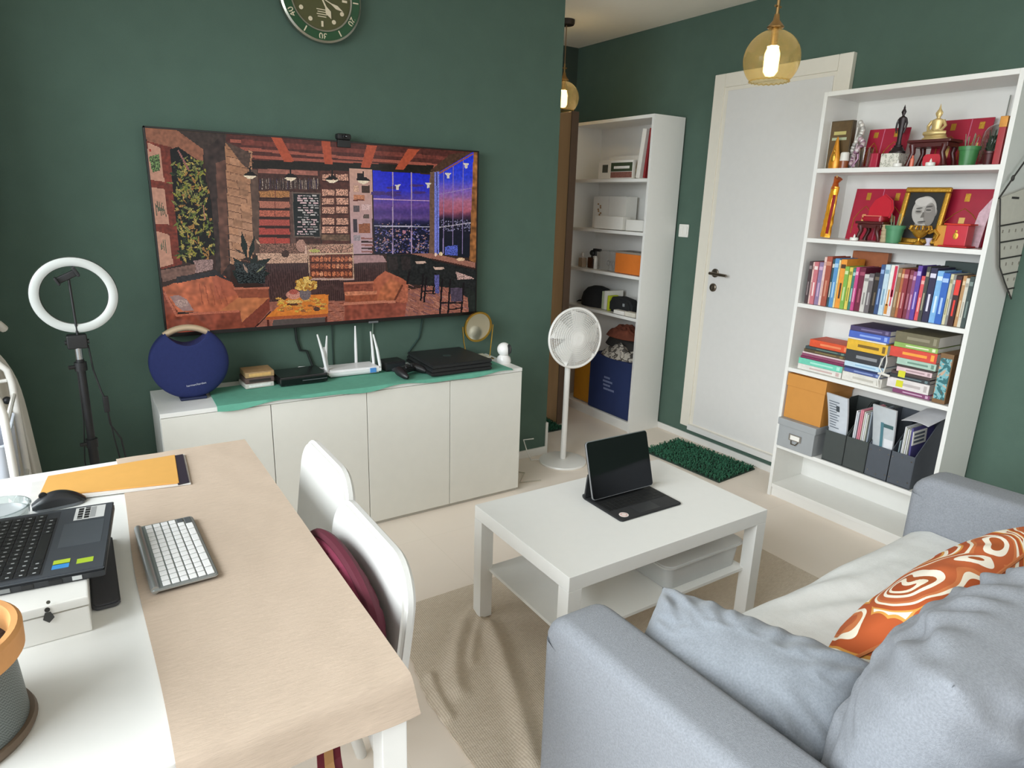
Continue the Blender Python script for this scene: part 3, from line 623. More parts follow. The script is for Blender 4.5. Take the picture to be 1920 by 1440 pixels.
for k in range(4): bt.box(-.022+.004*(k % 2), .022-.004*(k % 2), -.0016, .0016, 0, .0008, LUME, 0, M=F0 @ Matrix.Translation((0, -.045-.009*k, .0313)))
bt.obj('bezel_tick', ck)
for n_, k in (('10', 2), ('20', 4), ('30', 6), ('40', 8), ('50', 10)):
    a = PI/2-k*PI/6; lettering(n_, F0 @ Matrix.Translation((R*.85*math.cos(a), R*.85*math.sin(a), .036)) @ Matrix.Rotation(a-PI/2, 4, 'Z'), .036, LUME, ck, 'numeral')
for L, w_, a, nm in ((.085, .011, -1.1, 'hour_hand'), (.1, .007, -.42, 'minute_hand')):
    Mx = F0 @ Matrix.Translation((0, 0, .033)) @ Matrix.Rotation(a, 4, 'Z')
    B().prism([(-.015, -w_*.25), (L*.45, -w_*.3), (L*.7, -w_*1.1), (L, 0), (L*.7, w_*1.1), (L*.45, w_*.3), (-.015, w_*.25)], .002, LUME, M=Mx).obj(nm, ck)
B().lathe([(.001, .03), (.008, .03), (.008, .038), (.001, .038)], STL, 16, M=F0).obj('hand_hub', ck)

# ------------------------------------------------------------------ low cabinet
cx0, cx1, cyf, hc = .195, 1.8404, -.3737, .677
cb = thing('low_cabinet', 'long white low cabinet with four plain doors under the television', 'cabinet', ((cx0+cx1)/2, cyf/2, 0))
b = W(cb); b.box(cx0, cx1, cyf, -.013, hc-.018, hc, LAC, .0015); b.obj('top_panel', cb)
b = W(cb); b.box(cx0, cx0+.018, cyf+.02, -.013, 0, hc-.018, LAC, .001); b.obj('side_panel', cb)
b = W(cb); b.box(cx1-.018, cx1, cyf+.02, -.013, 0, hc-.018, LAC, .001); b.obj('side_panel', cb)
b = W(cb); b.box(cx0+.018, cx1-.018, -.03, -.013, 0, hc-.018, LAC, .001); b.box(cx0+.018, cx1-.018, cyf+.05, -.03, .02, .036, LAC, .001); b.obj('carcass', cb)
CW = mat('#dcdad2', .42, var=.015, vs=20)
ed = [cx0, .6, 1.0117, 1.4285, cx1]
for k in range(4): b = W(cb); b.box(ed[k]+.0015, ed[k+1]-.0015, cyf, cyf+.018, .018, hc-.02, CW, .0015); b.obj('door', cb)
b = W(cb); b.box(cx0+.01, cx1-.01, cyf+.012, cyf+.03, 0, .02, mat('#b9b6ae', .5), 0); b.obj('plinth', cb)

# green cloth on the cabinet
GC = mat('#5c9d87', .85, var=.06, vs=40, bump=.3, bs=500)
def clothfn(u, v):
    x = .405+u*(1.765-.405)+.02*(1-v)*(u-.5)
    if v < .1:
        q = 1-v/.1; dr = (.010+.007*math.sin(u*17+1)+.004*math.sin(u*31))*q
        return (x, -.378-.009*q, hc+.004-dr)
    y = -.378+(v-.1)/.9*.278
    return (x, y, hc+.0045+.0012*math.sin(u*23+v*4)+.003*max(0, math.sin(u*16-1))*(1-v)**4)
cl = B().sheet(clothfn, 90, 10, .003, GC).obj('table_runner'); tag(cl, 'green cloth runner with wavy edge along the low cabinet top', 'table runner')
ht = hc+.006

# round blue speaker
SP = mat('#262f60', .8, var=.08, vs=90, bump=.4, bs=900, spec=.3)
sp = thing('round_speaker', 'round navy blue portable speaker with arched handle on the low cabinet', 'speaker', (.335, -.2, hc)); zc, R = .152, .146
def spface(yo): return frame((0, yo, zc), (1, 0, 0), (0, 0, 1))
no = [(R*math.cos(t), R*math.sin(t)) for t in np.linspace(math.radians(122), math.radians(418), 60)]
a0 = no[-1]; a1 = no[0]; nn = [(a0[0]+(a1[0]-a0[0])*k/12, a0[1]-.055*math.sin(PI*k/12)) for k in range(1, 12)]
ol = no+nn; cen = (0, -.02); NR = 16; Vs = []; Fs = []; n_ = len(ol)
for sg in (-1, 1):
    for k in range(NR+1):
        s_ = max(1e-4, math.sin(PI/2*k/NR)); dz = sg*(.014+.034*math.cos(PI/2*k/NR)**.8)
        for x, y in ol:
            L_ = math.hypot(x, y); px, py = x/L_*R*s_, y/L_*R*s_
            if py > 0 and abs(px) < .0772: py = min(py, R*.846-.05*math.cos(PI/2*px/.0772)**.7)
            Vs.append((px, py, dz))
for h_ in range(2):
    for k in range(NR):
        for i in range(n_): o_ = h_*(NR+1)*n_+k*n_; Fs.append([o_+i, o_+(i+1) % n_, o_+n_+(i+1) % n_, o_+n_+i])
for i in range(n_): Fs.append([NR*n_+i, NR*n_+(i+1) % n_, (2*NR+1)*n_+(i+1) % n_, (2*NR+1)*n_+i])
b = B(); b.add(Vs, Fs, SP, M=spface(0)); b.obj('body', sp, angle=80)
b = B(); hp_ = [(R*.93*math.cos(t), .002, zc+R*.93*math.sin(t)+.004) for t in np.linspace(math.radians(54), math.radians(126), 14)]
b.tube(hp_, [.013]*14, mat('#c9b295', .35, .3), 10); b.obj('handle', sp)
lettering('harman/kardon', frame((.012, -.0445, zc-.085), (1, 0, .09), (-.09, -.16, 1)), .012, mat('#c8cad8', .4), sp, 'logo')
b = B(); b.box(-.05, .05, -.035, .04, 0, .012, mat('#1e2748', .6), .005); b.obj('foot', sp)

# small boxes
cdx, cdy = .6, -.13
for k, (lab, c, dz) in enumerate((('lowest of the three small boxes, white edged, left of the black set-top box', '#c9c5bd', .022), ('middle dark plastic case in the small pile beside the blue speaker', '#5f4b46', .024), ('tan cardboard box on top of the small pile beside the blue speaker', '#a5865f', .026))):
    z = ht+sum((.022, .024, .026)[:k]); bx = thing('small_box', lab, 'box', (cdx+.003*k, cdy, z), .06-.03*k, 'small boxes beside the speaker')
    B().box(-.06, .06, -.055, .055, 0, dz-.001, mat(c, .5, var=.12, vs=50), .003).obj('case', bx)
    B().box(-.045, .045, -.0562, -.054, .006, dz-.007, mat(('#efece6', '#2d2624', '#d2a869')[k], .6, var=.15, vs=80), .0005).obj('label_strip', bx)
# set-top box
sb_ = thing('set_top_box', 'glossy black set-top box between the small boxes and the white router', 'set-top box', (.782, -.15, ht), .03)
B().box(-.105, .105, -.075, .085, .004, .043, mat('#1a1a1b', .2, spec=.6), .005).obj('case', sb_); B().box(-.1, .1, -.0765, -.074, .01, .034, mat('#0f1011', .08), .001).obj('front_panel', sb_)
B().box(-.01, .1, -.0775, -.0755, .019, .022, mat('#5d5f62', .3), .0005).obj('trim_line', sb_)
for sx in (-1, 1): B().box(sx*.09-.01, sx*.09+.01, -.06, .06, 0, .004, BLACK, .001).obj('foot', sb_)
# router with five antennas
ro = thing('wifi_router', 'white wifi router with upright antennas and a blue sticker on the green runner', 'router', (1.035, -.125, ht), -.03); RW = mat('#e6e4e4', .35, var=.01)
b = B(); b.prism([(-.125, -.055), (.125, -.055), (.115, .07), (-.115, .07)], .03, RW, M=Matrix.Translation((0, 0, .004)), r=.008); b.obj('case', ro)
for x, y, dx, dy, L in ((-.128, -.03, -.035, 0, .185), (-.118, .02, .012, 0, .165), (-.122, -.02, -.008, .01, .12), (.045, .072, .004, .01, .19), (.115, .02, -.012, 0, .17), (.128, -.03, -.028, .004, .165)):
    b = B(); b.tube([(x, y, .012), (x, y, .035), (x+dx*.4, y+dy*.4, .035+L*.45), (x+dx, y+dy, .02+L)], [.0075, .0075, .007, .0035], RW, 8); b.obj('antenna', ro)
B().box(.07, .1, -.0568, -.0535, .008, .03, mat('#4f8ccf', .5), .0005).obj('sticker', ro)
B().tube([(-.11, .05, .02), (-.16, .08, .03), (-.22, .1, .03), (-.26, .098, .012)], .003, RW, 6).obj('cable', ro)
# console and neighbours
bk = thing('black_adapter', 'small black box between the white router and the game console', 'box', (1.235, -.13, ht), .05); B().box(-.05, .055, -.04, .05, 0, .045, BLACK, .004).obj('case', bk); B().box(-.045, .05, -.042, -.039, .008, .037, mat('#2c2d30', .2), .001).obj('front_panel', bk)
gc = thing('game_console', 'large flat black game console at the right end of the green runner', 'game console', (1.50, -.2, ht), -.01)
GB = mat('#202122', .5, var=.05)
for k, (z0, z1, s_) in enumerate(((.004, .019, .0), (.021, .037, .004), (.039, .055, .008))):
    B().prism([(-.165+s_, -.165), (.165+s_*.4, -.165+s_), (.152+s_*.4, .16), (-.15+s_, .16)], z1-z0, GB, M=Matrix.Translation((0, 0, z0)), r=.003).obj('slab', gc)
B().box(-.14, .14, -.15, .14, 0, .05, BLACK, .001).obj('core', gc); B().lathe([(.001, 0), (.022, 0), (.022, .0006), (.001, .0006)], mat('#2c2d2f', .2), 20, c=(0, 0, .0552)).obj('emblem', gc)
def pad(loc, rz, label):
    t = thing('game_controller', label, 'game controller', loc, rz, 'game controllers'); m = mat('#19191b', .45, var=.04)
    b = B(); b.prism(rrect(.095, .05, .02), .026, m, M=Matrix.Translation((0, 0, .016)), r=.008, seg=3); b.obj('body', t)
    for s in (-1, 1):
        b = B(); b.tube([(s*.045, .012, .03), (s*.06, -.01, .028), (s*.07, -.045, .018), (s*.07, -.062, .012)], [.021, .021, .016, .009], m, 12); b.obj('grip', t)
        b = B(); b.lathe([(.001, .04), (.006, .04), (.005, .048), (.01, .052), (.008, .055), (.001, .054)], m, 14, c=(s*.022, -.015, 0)); b.obj('thumbstick', t)
        B().tube([(s*.05, .028, .034), (s*.05, .04, .028)], .009, mat('#2b2b2e', .2), 10).obj('trigger', t)
    B().box(-.018, .018, .006, .022, .04, .0435, mat('#2b2b2e', .2), .002).obj('touch_pad', t); return t
pad((1.25, -.27, ht), .5, 'black game controller lying in front of the small black box')
# table mirror
mi = thing('table_mirror', 'round gold rimmed swivel mirror on thin legs behind the game console', 'mirror', (1.735, -.1, hc))
F1 = frame((0, 0, .172), (1, 0, 0), (0, -.12, 1))
b = B(); b.lathe([(.072, -.004), (.082, -.006), (.084, 0), (.082, .006), (.072, .004)], GOLD, 40, ring=True, M=F1); b.obj('rim', mi)
B().lathe([(.001, .002), (.074, .002), (.074, -.002), (.001, -.002)], mat('#cfc9b4', .12, .85, 0), 40, M=F1).obj('mirror_glass', mi)
for s in (-1, 1): B().tube([(s*.092, 0, .178), (s*.085, 0, .1), (s*.07, -.01, .01)], .0032, GOLD, 8).obj('leg', mi)
for s in (-1, 1): B().tube([(s*.07, -.05, .004), (s*.07, .05, .004)], .0032, GOLD, 8).obj('foot', mi)
B().tube([(-.07, .05, .004), (.07, .05, .004)], .0032, GOLD, 8).obj('base_bar', mi)
# baby camera
bc = thing('home_camera', 'white ball shaped home camera on the right end of the low cabinet', 'camera', (1.812, -.24, hc)); WC = mat('#e9e7e4', .3, var=.01)
B().lathe([(.001, 0), (.036, 0), (.038, .01), (.034, .03), (.022, .042), (.001, .042)], WC, 28).obj('base', bc)
B().ell((0, 0, .072), (.036, .036, .036), WC, 18).obj('head', bc)
F2 = frame((.014, -.0225, .074), (.84, .54, 0), (0, 0, 1)); b = B(); b.lathe([(.001, .012), (.016, .011), (.021, .006), (.023, -.002), (.001, -.002)], mat('#26282a', .15), 24, M=F2 @ Matrix.Diagonal((.8, 1.2, 1, 1))); b.obj('lens', bc)
tag(B().box(1.725, 1.79, -.15, -.06, hc+.009, hc+.016, mat('#d8d2bc', .5), .002).obj('tray'), 'small cream tray between the feet of the gold mirror', 'tray')
def cable(name, label, pts, r, col):
    o = B().tube(pts, r, mat(col, .5, var=0), 6).obj(name); tag(o, label, 'cable'); return o
cable('black_cable', 'black cables hanging below the television behind the router', [(.81, -.02, .92), (.815, -.012, .84), (.83, -.01, .79), (.86, -.01, .785), (.88, -.012, .72), (.89, -.02, hc+.004)], .006, '#1d2422')
cable('thin_cable', 'pale thin cable running down from the television to the low cabinet', [(1.19, -.012, .91), (1.185, -.008, .8), (1.17, -.012, hc+.003)], .003, '#7f8f80')
cable('wall_cable', 'dark vertical cable on the wall behind the router', [(.985, -.012, .91), (.985, -.006, .8), (.985, -.006, hc+.003)], .003, '#24352f')
cable('slanted_cable', 'dark slanted cable on the wall behind the game console', [(1.46, -.012, .91), (1.44, -.006, .8), (1.38, -.006, hc+.05)], .004, '#223a35')

# ------------------------------------------------------------------ ring light
rl = thing('ring_light', 'white ring light on a black tripod stand left of the low cabinet', 'ring light', (-.03, -.42, 0)); DIF = mat('#c2c5c1', .5, var=.01)
b = B(); b.lathe([(.098, -.006), (.098, .008), (.106, .013), (.118, .013), (.126, .008), (.126, -.006)], DIF, 56, ring=True, M=frame((.012, .01, 1.143), (1, 0, 0), (0, 0, 1))); b.obj('ring', rl)
b = B(); b.lathe([(.096, .0), (.098, -.008), (.126, -.008), (.128, .0)], mat('#8a8e8a', .5), 56, M=frame((.012, .012, 1.143), (1, 0, 0), (0, 0, 1))); b.obj('ring_back', rl)
b = B(); b.box(-.03, .03, -.012, .03, .962, 1.01, BLACK, .006); b.tube([(-.035, 0, .985), (.035, 0, .985)], .008, BLACK, 10); b.obj('tilt_head', rl)
b = B(); b.tube([(.004, .0, 1.0), (.002, .0, 1.2)], .004, BLACK, 8); b.obj('phone_arm', rl)
b = B(); b.box(-.035, .035, -.008, .012, -.011, .011, BLACK, .004, M=Matrix.Translation((-.002, 0, 1.207)) @ Matrix.Rotation(-.45, 4, 'Y')); b.box(.026, .036, -.025, .012, -.014, .02, BLACK, .003, M=Matrix.Translation((-.002, 0, 1.207)) @ Matrix.Rotation(-.45, 4, 'Y')); b.box(-.036, -.028, -.025, .012, -.014, .014, BLACK, .003, M=Matrix.Translation((-.002, 0, 1.207)) @ Matrix.Rotation(-.45, 4, 'Y')); b.obj('phone_clip', rl)
B().tube([(0, 0, .925), (0, 0, .965)], .011, CHROME, 14).obj('collar', rl)
B().tube([(0, 0, .58), (0, 0, .925)], .0125, BLACK, 14).obj('upper_pole', rl); B().tube([(0, 0, .12), (0, 0, .62)], .0155, BLACK, 14).obj('lower_pole', rl)
for z in (.9, .62): 
    b = B(); b.tube([(0, 0, z-.015), (0, 0, z+.015)], .019, BLACK, 14); b.tube([(0, 0, z), (-.035, -.01, z)], .007, BLACK, 8); b.obj('lock_knob', rl)
for k in range(3): a = 2*PI*k/3+.4; B().tube([(.015*math.cos(a), .015*math.sin(a), .42), (.2*math.cos(a), .2*math.sin(a), .012)], .008, BLACK, 8).obj('leg', rl)
b = B(); b.tube([(.03, .01, .97), (.035, .01, .88), (.05, .0, .80), (.06, 0, .77)], .003, BLACK, 6); b.tube([(.06, 0, .735), (.062, 0, .68), (.09, 0, .62), (.1, 0, .5), (.06, 0, .3)], .003, BLACK, 6); b.tube([(.06, 0, .74), (.07, 0, .62), (.085, 0, .48)], .0025, BLACK, 6); b.tube([(-.012, .01, .88), (-.015, .012, .7), (-.03, .01, .55), (-.02, .0, .4)], .0022, BLACK, 6); b.obj('cable', rl)
B().box(.05, .068, -.006, .006, .725, .785, BLACK, .004, M=None).obj('dimmer', rl)

# ------------------------------------------------------------------ standing fan
fy = -.16; fn = thing('standing_fan', 'white round standing fan between the low cabinet and the coffee table', 'fan', (2.3, fy, 0)); FW = mat('#e7e5e1', .3, var=.01)
B().lathe([(.001, .022), (.02, .022), (.1, .02), (.138, .012), (.142, .004), (.14, 0), (.001, 0)], FW, 48).obj('base', fn)
B().tube([(0, 0, .02), (0, 0, .74)], .0165, FW, 18).obj('pole', fn)
ax = Vector((-.12, -.98, .06)).normalized(); xr = Vector((ax.y, -ax.x, 0)).normalized()*-1
FH = frame((0, -.055, .762), xr, ax.cross(xr)); 
if FH.col[2].xyz.dot(ax) < 0: FH = frame((0, -.055, .762), -xr, ax.cross(-xr))
Rf = .166
def cage(sgn, depth, name):
    b = B()
    for k in range(13):
        r = Rf*(k+1.2)/14.2; z = sgn*(depth*(1-(r/Rf)**2.2)); b.tube([(r*math.cos(a), r*math.sin(a), z) for a in np.linspace(0, 2*PI, 48)[:-1]], .0014, FW, 5, True)
    for k in range(104):
        a = 2*PI*k/104; rs = np.linspace(.03, Rf, 7); b.tube([(r*math.cos(a+.5*(1-r/Rf)), r*math.sin(a+.5*(1-r/Rf)), sgn*depth*(1-(r/Rf)**2.2)) for r in rs], .0013, FW, 4)
    b.lathe([(.001, sgn*depth), (.03, sgn*depth), (.034, sgn*(depth-.004)), (.001, sgn*(depth-.006))], FW, 28)
    b.M = Matrix(); b.v = [FH @ Vector(v) for v in b.v]; return b.obj(name, fn)
cage(1, .04, 'front_grille'); cage(-1, .035, 'rear_grille')
b = B(FH); b.tube([(Rf*math.cos(a), Rf*math.sin(a), 0) for a in np.linspace(0, 2*PI, 64)[:-1]], .008, FW, 10, True); b.obj('rim', fn)
BLD = mat('#e9e8e5', .3, var=.01)
for k in range(5):
    b = B(FH @ Matrix.Rotation(2*PI*k/5, 4, 'Z'))
    b.sheet(lambda u, v: (.03+u*.112, (v-.5)*(.05+.07*u)+.03*u, .012*(v-.5)*2), 6, 6, .002, BLD); b.obj('blade', fn)
B(FH).lathe([(.001, .022), (.024, .02), (.03, .008), (.03, -.02), (.001, -.02)], BLD, 24).obj('hub', fn)
b = B(FH); b.lathe([(.001, -.1), (.035, -.098), (.055, -.085), (.062, -.03), (.001, -.03)], FW, 28); b.obj('motor_housing', fn)
b = B(); b.tube([(0, 0, .70), (0, .0, .735), (0, .01, .76)], [.02, .024, .026], FW, 14); b.obj('neck', fn)
B().tube([(-.05, .05, .012), (-.16, .1, .004), (-.2, .08, .06), (-.2, .13, .13), (-.12, .14, .12)], .0035, FW, 6).obj('power_cable', fn)
cable('floor_cable', 'thin pale cables on the floor beside the right end of the low cabinet', [(1.93, -.12, .004), (2.0, -.2, .004), (1.9, -.3, .004), (2.02, -.33, .004)], .003, '#b9b2a2')
# ------------------------------------------------------------------ rug and mats
RUG = weave('rug_weave', '#bfae9a', '#efe3d3', 45, 80, .8, .95, .55)
RX0, RX1, RY0, RY1 = .745, 2.455, -2.75, -1.045
def ridge(x, y, pts, wd, h):
    best = 9; 
    for (ax_, ay), (bx_, by) in zip(pts, pts[1:]):
        dx, dy = bx_-ax_, by-ay; t = max(0, min(1, ((x-ax_)*dx+(y-ay)*dy)/(dx*dx+dy*dy))); best = min(best, math.hypot(x-ax_-t*dx, y-ay-t*dy))
    t0_ = pts[0]; t1_ = pts[-1]
    return h*math.exp(-(best/wd)**2)
folds = [([tuple(PZ(u, v, 0)[:2]) for u, v in q], w_, h_) for q, w_, h_ in (
    (((884, 1146), (858, 1180), (846, 1225), (848, 1265), (858, 1300)), .028, .02), (((893, 1168), (882, 1205), (878, 1245)), .018, .012),
    (((912, 1180), (935, 1225), (955, 1280), (972, 1335), (990, 1400), (1000, 1440)), .03, .022), (((800, 1275), (826, 1320), (842, 1350)), .015, .012))]
def rugfn(u, v):
    x = RX0+u*(RX1-RX0); y = RY0+v*(RY1-RY0)
    if u < .01: x += .002*math.sin(v*140)
    z = .0075+.0015*noise.noise((x*9, y*9, 0))
    if x < 1.6:
        for q, w_, h_ in folds: z += 1.05*ridge(x, y, q, w_, h_)
    x += .09*(u < .3)*(1-u/.3)*max(0, (v-.72)/.28)
    return (x, y, z)
rg = B(); rg.sheet(rugfn, 190, 130, .006, RUG)
rugo = tag(rg.obj('woven_rug', angle=70), 'beige brown woven rug with wrinkles under the coffee table and sofa', 'rug')
MATG = mat('#2c6148', .95, var=.3, vs=60, bump=1, bs=120)
def mat_mesh(name, label, pts):
    o = Vector(pts[0]); e1 = Vector(pts[1])-o; e2 = Vector(pts[2])-o
    r = random.Random(2)
    t = thing(name, label, 'door mat', tuple(o))
    b = B(); bm_ = mat('#27382f', .9, var=.1)
    def fn(u, v):
        p = e1*u+e2*v; ed_ = min(u, 1-u, v, 1-v); return (p.x, p.y, .008)
    b.sheet(fn, 4, 4, .008, bm_); b.obj('backing', t)
    b = B(); ng = int(46*e1.length/.5); mg = int(46*e2.length/.5)
    V = []; F = []
    for i in range(ng):
        for j in range(mg):
            u = (i+.5+r.uniform(-.4, .4))/ng; v = (j+.5+r.uniform(-.4, .4))/mg; p = e1*u+e2*v
            a = r.uniform(0, 6.28); L = r.uniform(.010, .018); h = r.uniform(.012, .02); w_ = .0035
            dx, dy = math.cos(a), math.sin(a); k = len(V)
            V += [(p.x-dy*w_, p.y+dx*w_, .008), (p.x+dy*w_, p.y-dx*w_, .008), (p.x+dx*L*.6+dy*w_, p.y+dy*L*.6-dx*w_, .008+h), (p.x+dx*L*.6-dy*w_, p.y+dy*L*.6+dx*w_, .008+h), (p.x+dx*L*1.4, p.y+dy*L*1.4, .008+h*.6)]
            F += [[k, k+1, k+2, k+3], [k+3, k+2, k+4]]
    b.add(V, F, MATG); po = b.obj('pile', t, angle=80); po['kind'] = 'stuff'; return t
m0, m1, m2, m3 = [PZ(u, v, 0) for u, v in ((1205, 846), (1272, 826), (1348, 906), (1410, 882))]
mat_mesh('door_mat', 'dark green shaggy mat on the floor below the raised white door', [m0, m0+(m1-m0)*1.0, m2])
mat_mesh('door_mat', 'small dark green mat in the corridor beside the open brown door', [(2.45, .30, 0), (2.66, .30, 0), (2.45, .55, 0)])

# ------------------------------------------------------------------ coffee table
TX, TY0 = 1.085, -1.765
ct = thing('coffee_table', 'white rectangular coffee table with lower shelf on the woven rug', 'coffee table', (TX+.45, TY0+.275, .012))
b = W(ct); b.box(TX, TX+.9, TY0, TY0+.55, .40, .45, LAC, .0025); b.obj('tabletop', ct)
for x in (TX, TX+.85):
    for y in (TY0, TY0+.5): b = W(ct); b.box(x, x+.05, y, y+.05, .013, .40, LAC, .0015); b.obj('leg', ct)
b = W(ct); b.box(TX+.035, TX+.865, TY0+.035, TY0+.515, .200, .212, LAC, .001); b.obj('shelf', ct)
# storage box on its shelf
CLR = milky('clear_plastic', '#e2e4e2', .55)
pb = thing('plastic_box', 'clear plastic storage box with rounded lid on the coffee table shelf', 'storage box', (1.755, -1.60, .2132))
b = B(); ri = rrect(.37, .2, .03)
def shell(b, w_, d_, h_, m, taper=.94, r=.03, th=.003, z=0):
    o = rrect(w_, d_, r); n = len(o); V = [(x*taper, y*taper, z) for x, y in o]+[(x, y, z+h_) for x, y in o]+[(x-th*(1 if x > 0 else -1), y-th*(1 if y > 0 else -1), z+h_) for x, y in o]+[((x-th*(1 if x > 0 else -1))*taper, (y-th*(1 if y > 0 else -1))*taper, z+th) for x, y in o]
    F = [list(range(n))[::-1]]
    for s_ in range(3):
        for i in range(n): F.append([s_*n+i, s_*n+(i+1) % n, (s_+1)*n+(i+1) % n, (s_+1)*n+i])
    F.append([3*n+i for i in range(n)]); b.add(V, F, m)
shell(b, .38, .21, .085, CLR); b.obj('tub', pb)
b = B(); b.prism(rrect(.41, .235, .04), .014, milky('box_lid', '#ddddda', .8), M=Matrix.Translation((0, 0, .084)), r=.005); b.obj('lid', pb)
pap = thing('paper_stack', 'pink and white papers inside the clear plastic storage box', 'papers', (1.75, -1.60, .2175)); B().box(-.14, .14, -.08, .08, 0, .03, mat('#d8c3bd', .8, var=.1), .003).obj('sheets', pap)

# tablet on its keyboard case
tb_o = PZ(1165, 980, .45); tb_r = PZ(1279, 946, .45); tb_l = PZ(1098, 936, .45)
xa = (tb_r-tb_o); xa.z = 0; Wd = xa.length; xa.normalize(); ya = Vector((-xa.y, xa.x, 0)); Dp = .215
tb = thing('tablet_with_keyboard', 'black screened tablet standing on its black keyboard case on the coffee table', 'tablet', (tb_o.x, tb_o.y, .45), math.atan2(xa.y, xa.x))
KB = mat('#2a2b2d', .6, var=.05); KEY = mat('#191a1b', .5, var=.03)
b = B(); b.prism(rrect(Wd, Dp, .012, cx=Wd/2, cy=Dp/2), .007, KB, r=.002); b.obj('keyboard_case', tb)
kk = B()
for r_ in range(5):
    n_ = 13 if r_ < 4 else 7
    for c_ in range(n_):
        w_ = (Wd-.02)/n_; kk.box(.01+c_*w_+.001, .01+(c_+1)*w_-.001, .075+r_*.0185, .075+r_*.0185+.0165, .0072, .0082, KEY, .001, 1)
kk.obj('keys', tb)
B().box(Wd/2-.05, Wd/2+.05, .012, .068, .0071, .0077, mat('#333436', .4), .001).obj('trackpad', tb)
b = B(); b.lathe([(.001, 0), (.017, 0), (.017, .001), (.001, .001)], mat('#e9dcd6', .6, var=.03), 28, c=(.037, .03, .0071)); b.obj('round_sticker', tb)
b = B(); b.lathe([(.009, 0), (.0125, 0), (.0125, .0014), (.009, .0014)], mat('#d4aaa4', .6), 24, c=(.037, .03, .0071)); b.obj('sticker_ring', tb)
# tilted screen floats above the rear of the keyboard
tl = math.radians(17); SB = Vector((0, .155, .016)); sy = Vector((0, math.sin(tl), math.cos(tl))); FS = frame(SB, (1, 0, 0), sy); SHt = .212
b = B(FS); b.prism(rrect(Wd+.004, SHt, .012, cx=Wd/2, cy=SHt/2), .006, mat('#b9babd', .3, .8), M=Matrix.Translation((0, 0, -.003)), r=.0015); b.obj('tablet_body', tb)
b = B(FS); b.prism(rrect(Wd-.001, SHt-.005, .01, cx=Wd/2, cy=SHt/2), .0015, mat('#0d0e0f', .06, spec=.6, var=0), M=Matrix.Translation((0, 0, .003)), r=.0005); b.obj('screen_glass', tb)
b = B(FS); b.prism(rrect(Wd+.002, SHt*.99, .012, cx=Wd/2, cy=SHt/2), .003, KB, M=Matrix.Translation((0, 0, -.0065)), r=.001); b.obj('back_cover', tb)
b = B(); top = SB+sy*.09+Vector((0, .008, 0)); b.add([(0, .2, .006), (Wd, .2, .006), (Wd, top.y, top.z), (0, top.y, top.z), (0, .207, .006), (Wd, .207, .006), (Wd, top.y+.006, top.z), (0, top.y+.006, top.z)], [[0, 1, 2, 3], [4, 7, 6, 5], [0, 3, 7, 4], [1, 5, 6, 2], [3, 2, 6, 7], [0, 4, 5, 1]], KB); b.tube([(0, .207, .012), (Wd, .207, .012)], .009, KB, 12); b.obj('hinge_stand', tb)

# ------------------------------------------------------------------ sofa
SF = mat('#8b8e94', .95, var=.16, vs=260, bump=.5, bs=700, spec=.12, sheen=.08)
SEAT = mat('#e2e3e1', .9, var=.03, vs=60, bump=.3, bs=500, spec=.15)
AX0, AX1, BX0, BX1, AF, SBK, AH = .768, .915, 2.325, 2.47, -2.065, -2.97, .635
so_ = thing('sofa', 'light grey fabric two seat sofa with pale seat facing the television', 'sofa', ((AX0+BX1)/2, (AF+SBK)/2, .009))
def armfn(x0, x1):
    b = W(so_); prof = [(AF, .06), (AF, AH-.07)]
    for k in range(7): t = math.radians(k*15); prof.append((AF-.07+.07*math.cos(t), AH-.07+.07*math.sin(t)))
    prof += [(SBK+.1, AH+.02), (SBK, AH-.0), (SBK, .06)]
    b.rprism([(y, z) for y, z in prof], x1-x0, .03, SF, M=Matrix(((0, 0, 1, x0), (1, 0, 0, 0), (0, 1, 0, 0), (0, 0, 0, 1)))); return b.obj('armrest', so_, angle=60, wn=False)
arm1 = armfn(AX0, AX1); armfn(BX0, BX1)
b = W(so_); b.box(AX1-.005, BX0+.005, AF-.03, SBK+.1, .09, .30, SF, .012, 3); b.obj('base', so_)
b = W(so_); b.box(AX1-.01, BX0+.01, SBK, SBK+.10, .09, .72, SF, .04, 4); b.obj('backrest', so_)
def seatfn(u, v):
    x = AX1+.004+u*(BX0-AX1-.008); y = -2.09+v*(SBK+.10+2.09)
    e = 1-abs(2*u-1)**10; f_ = min(1, ((v)/.09)**.5) if v < .09 else 1
    z = .455+.012*math.sin(PI*u)*math.sin(PI*v)-.05*(1-f_)
    wr = .0075*math.sin((y*55+x*12)+3*noise.noise((x*3, y*3, 0)))*max(0, 1-((x-1.75)/.32)**2)*max(0, 1-((v-.12)/.3)**2)
    return (x, y-.012*math.sin(PI*u), z+wr+.0025*noise.noise((x*14, y*14, 1)))
b = W(so_); b.sheet(seatfn, 120, 70, .14, SEAT); b.obj('seat_cushion', so_, angle=60)
for x in (AX0+.06, BX1-.06):
    for y in (AF-.08, SBK+.08): b = W(so_); b.tube([(x, y, .01), (x, y, .065)], [.02, .026], mat('#2d241c', .5), 14); b.obj('leg', so_)

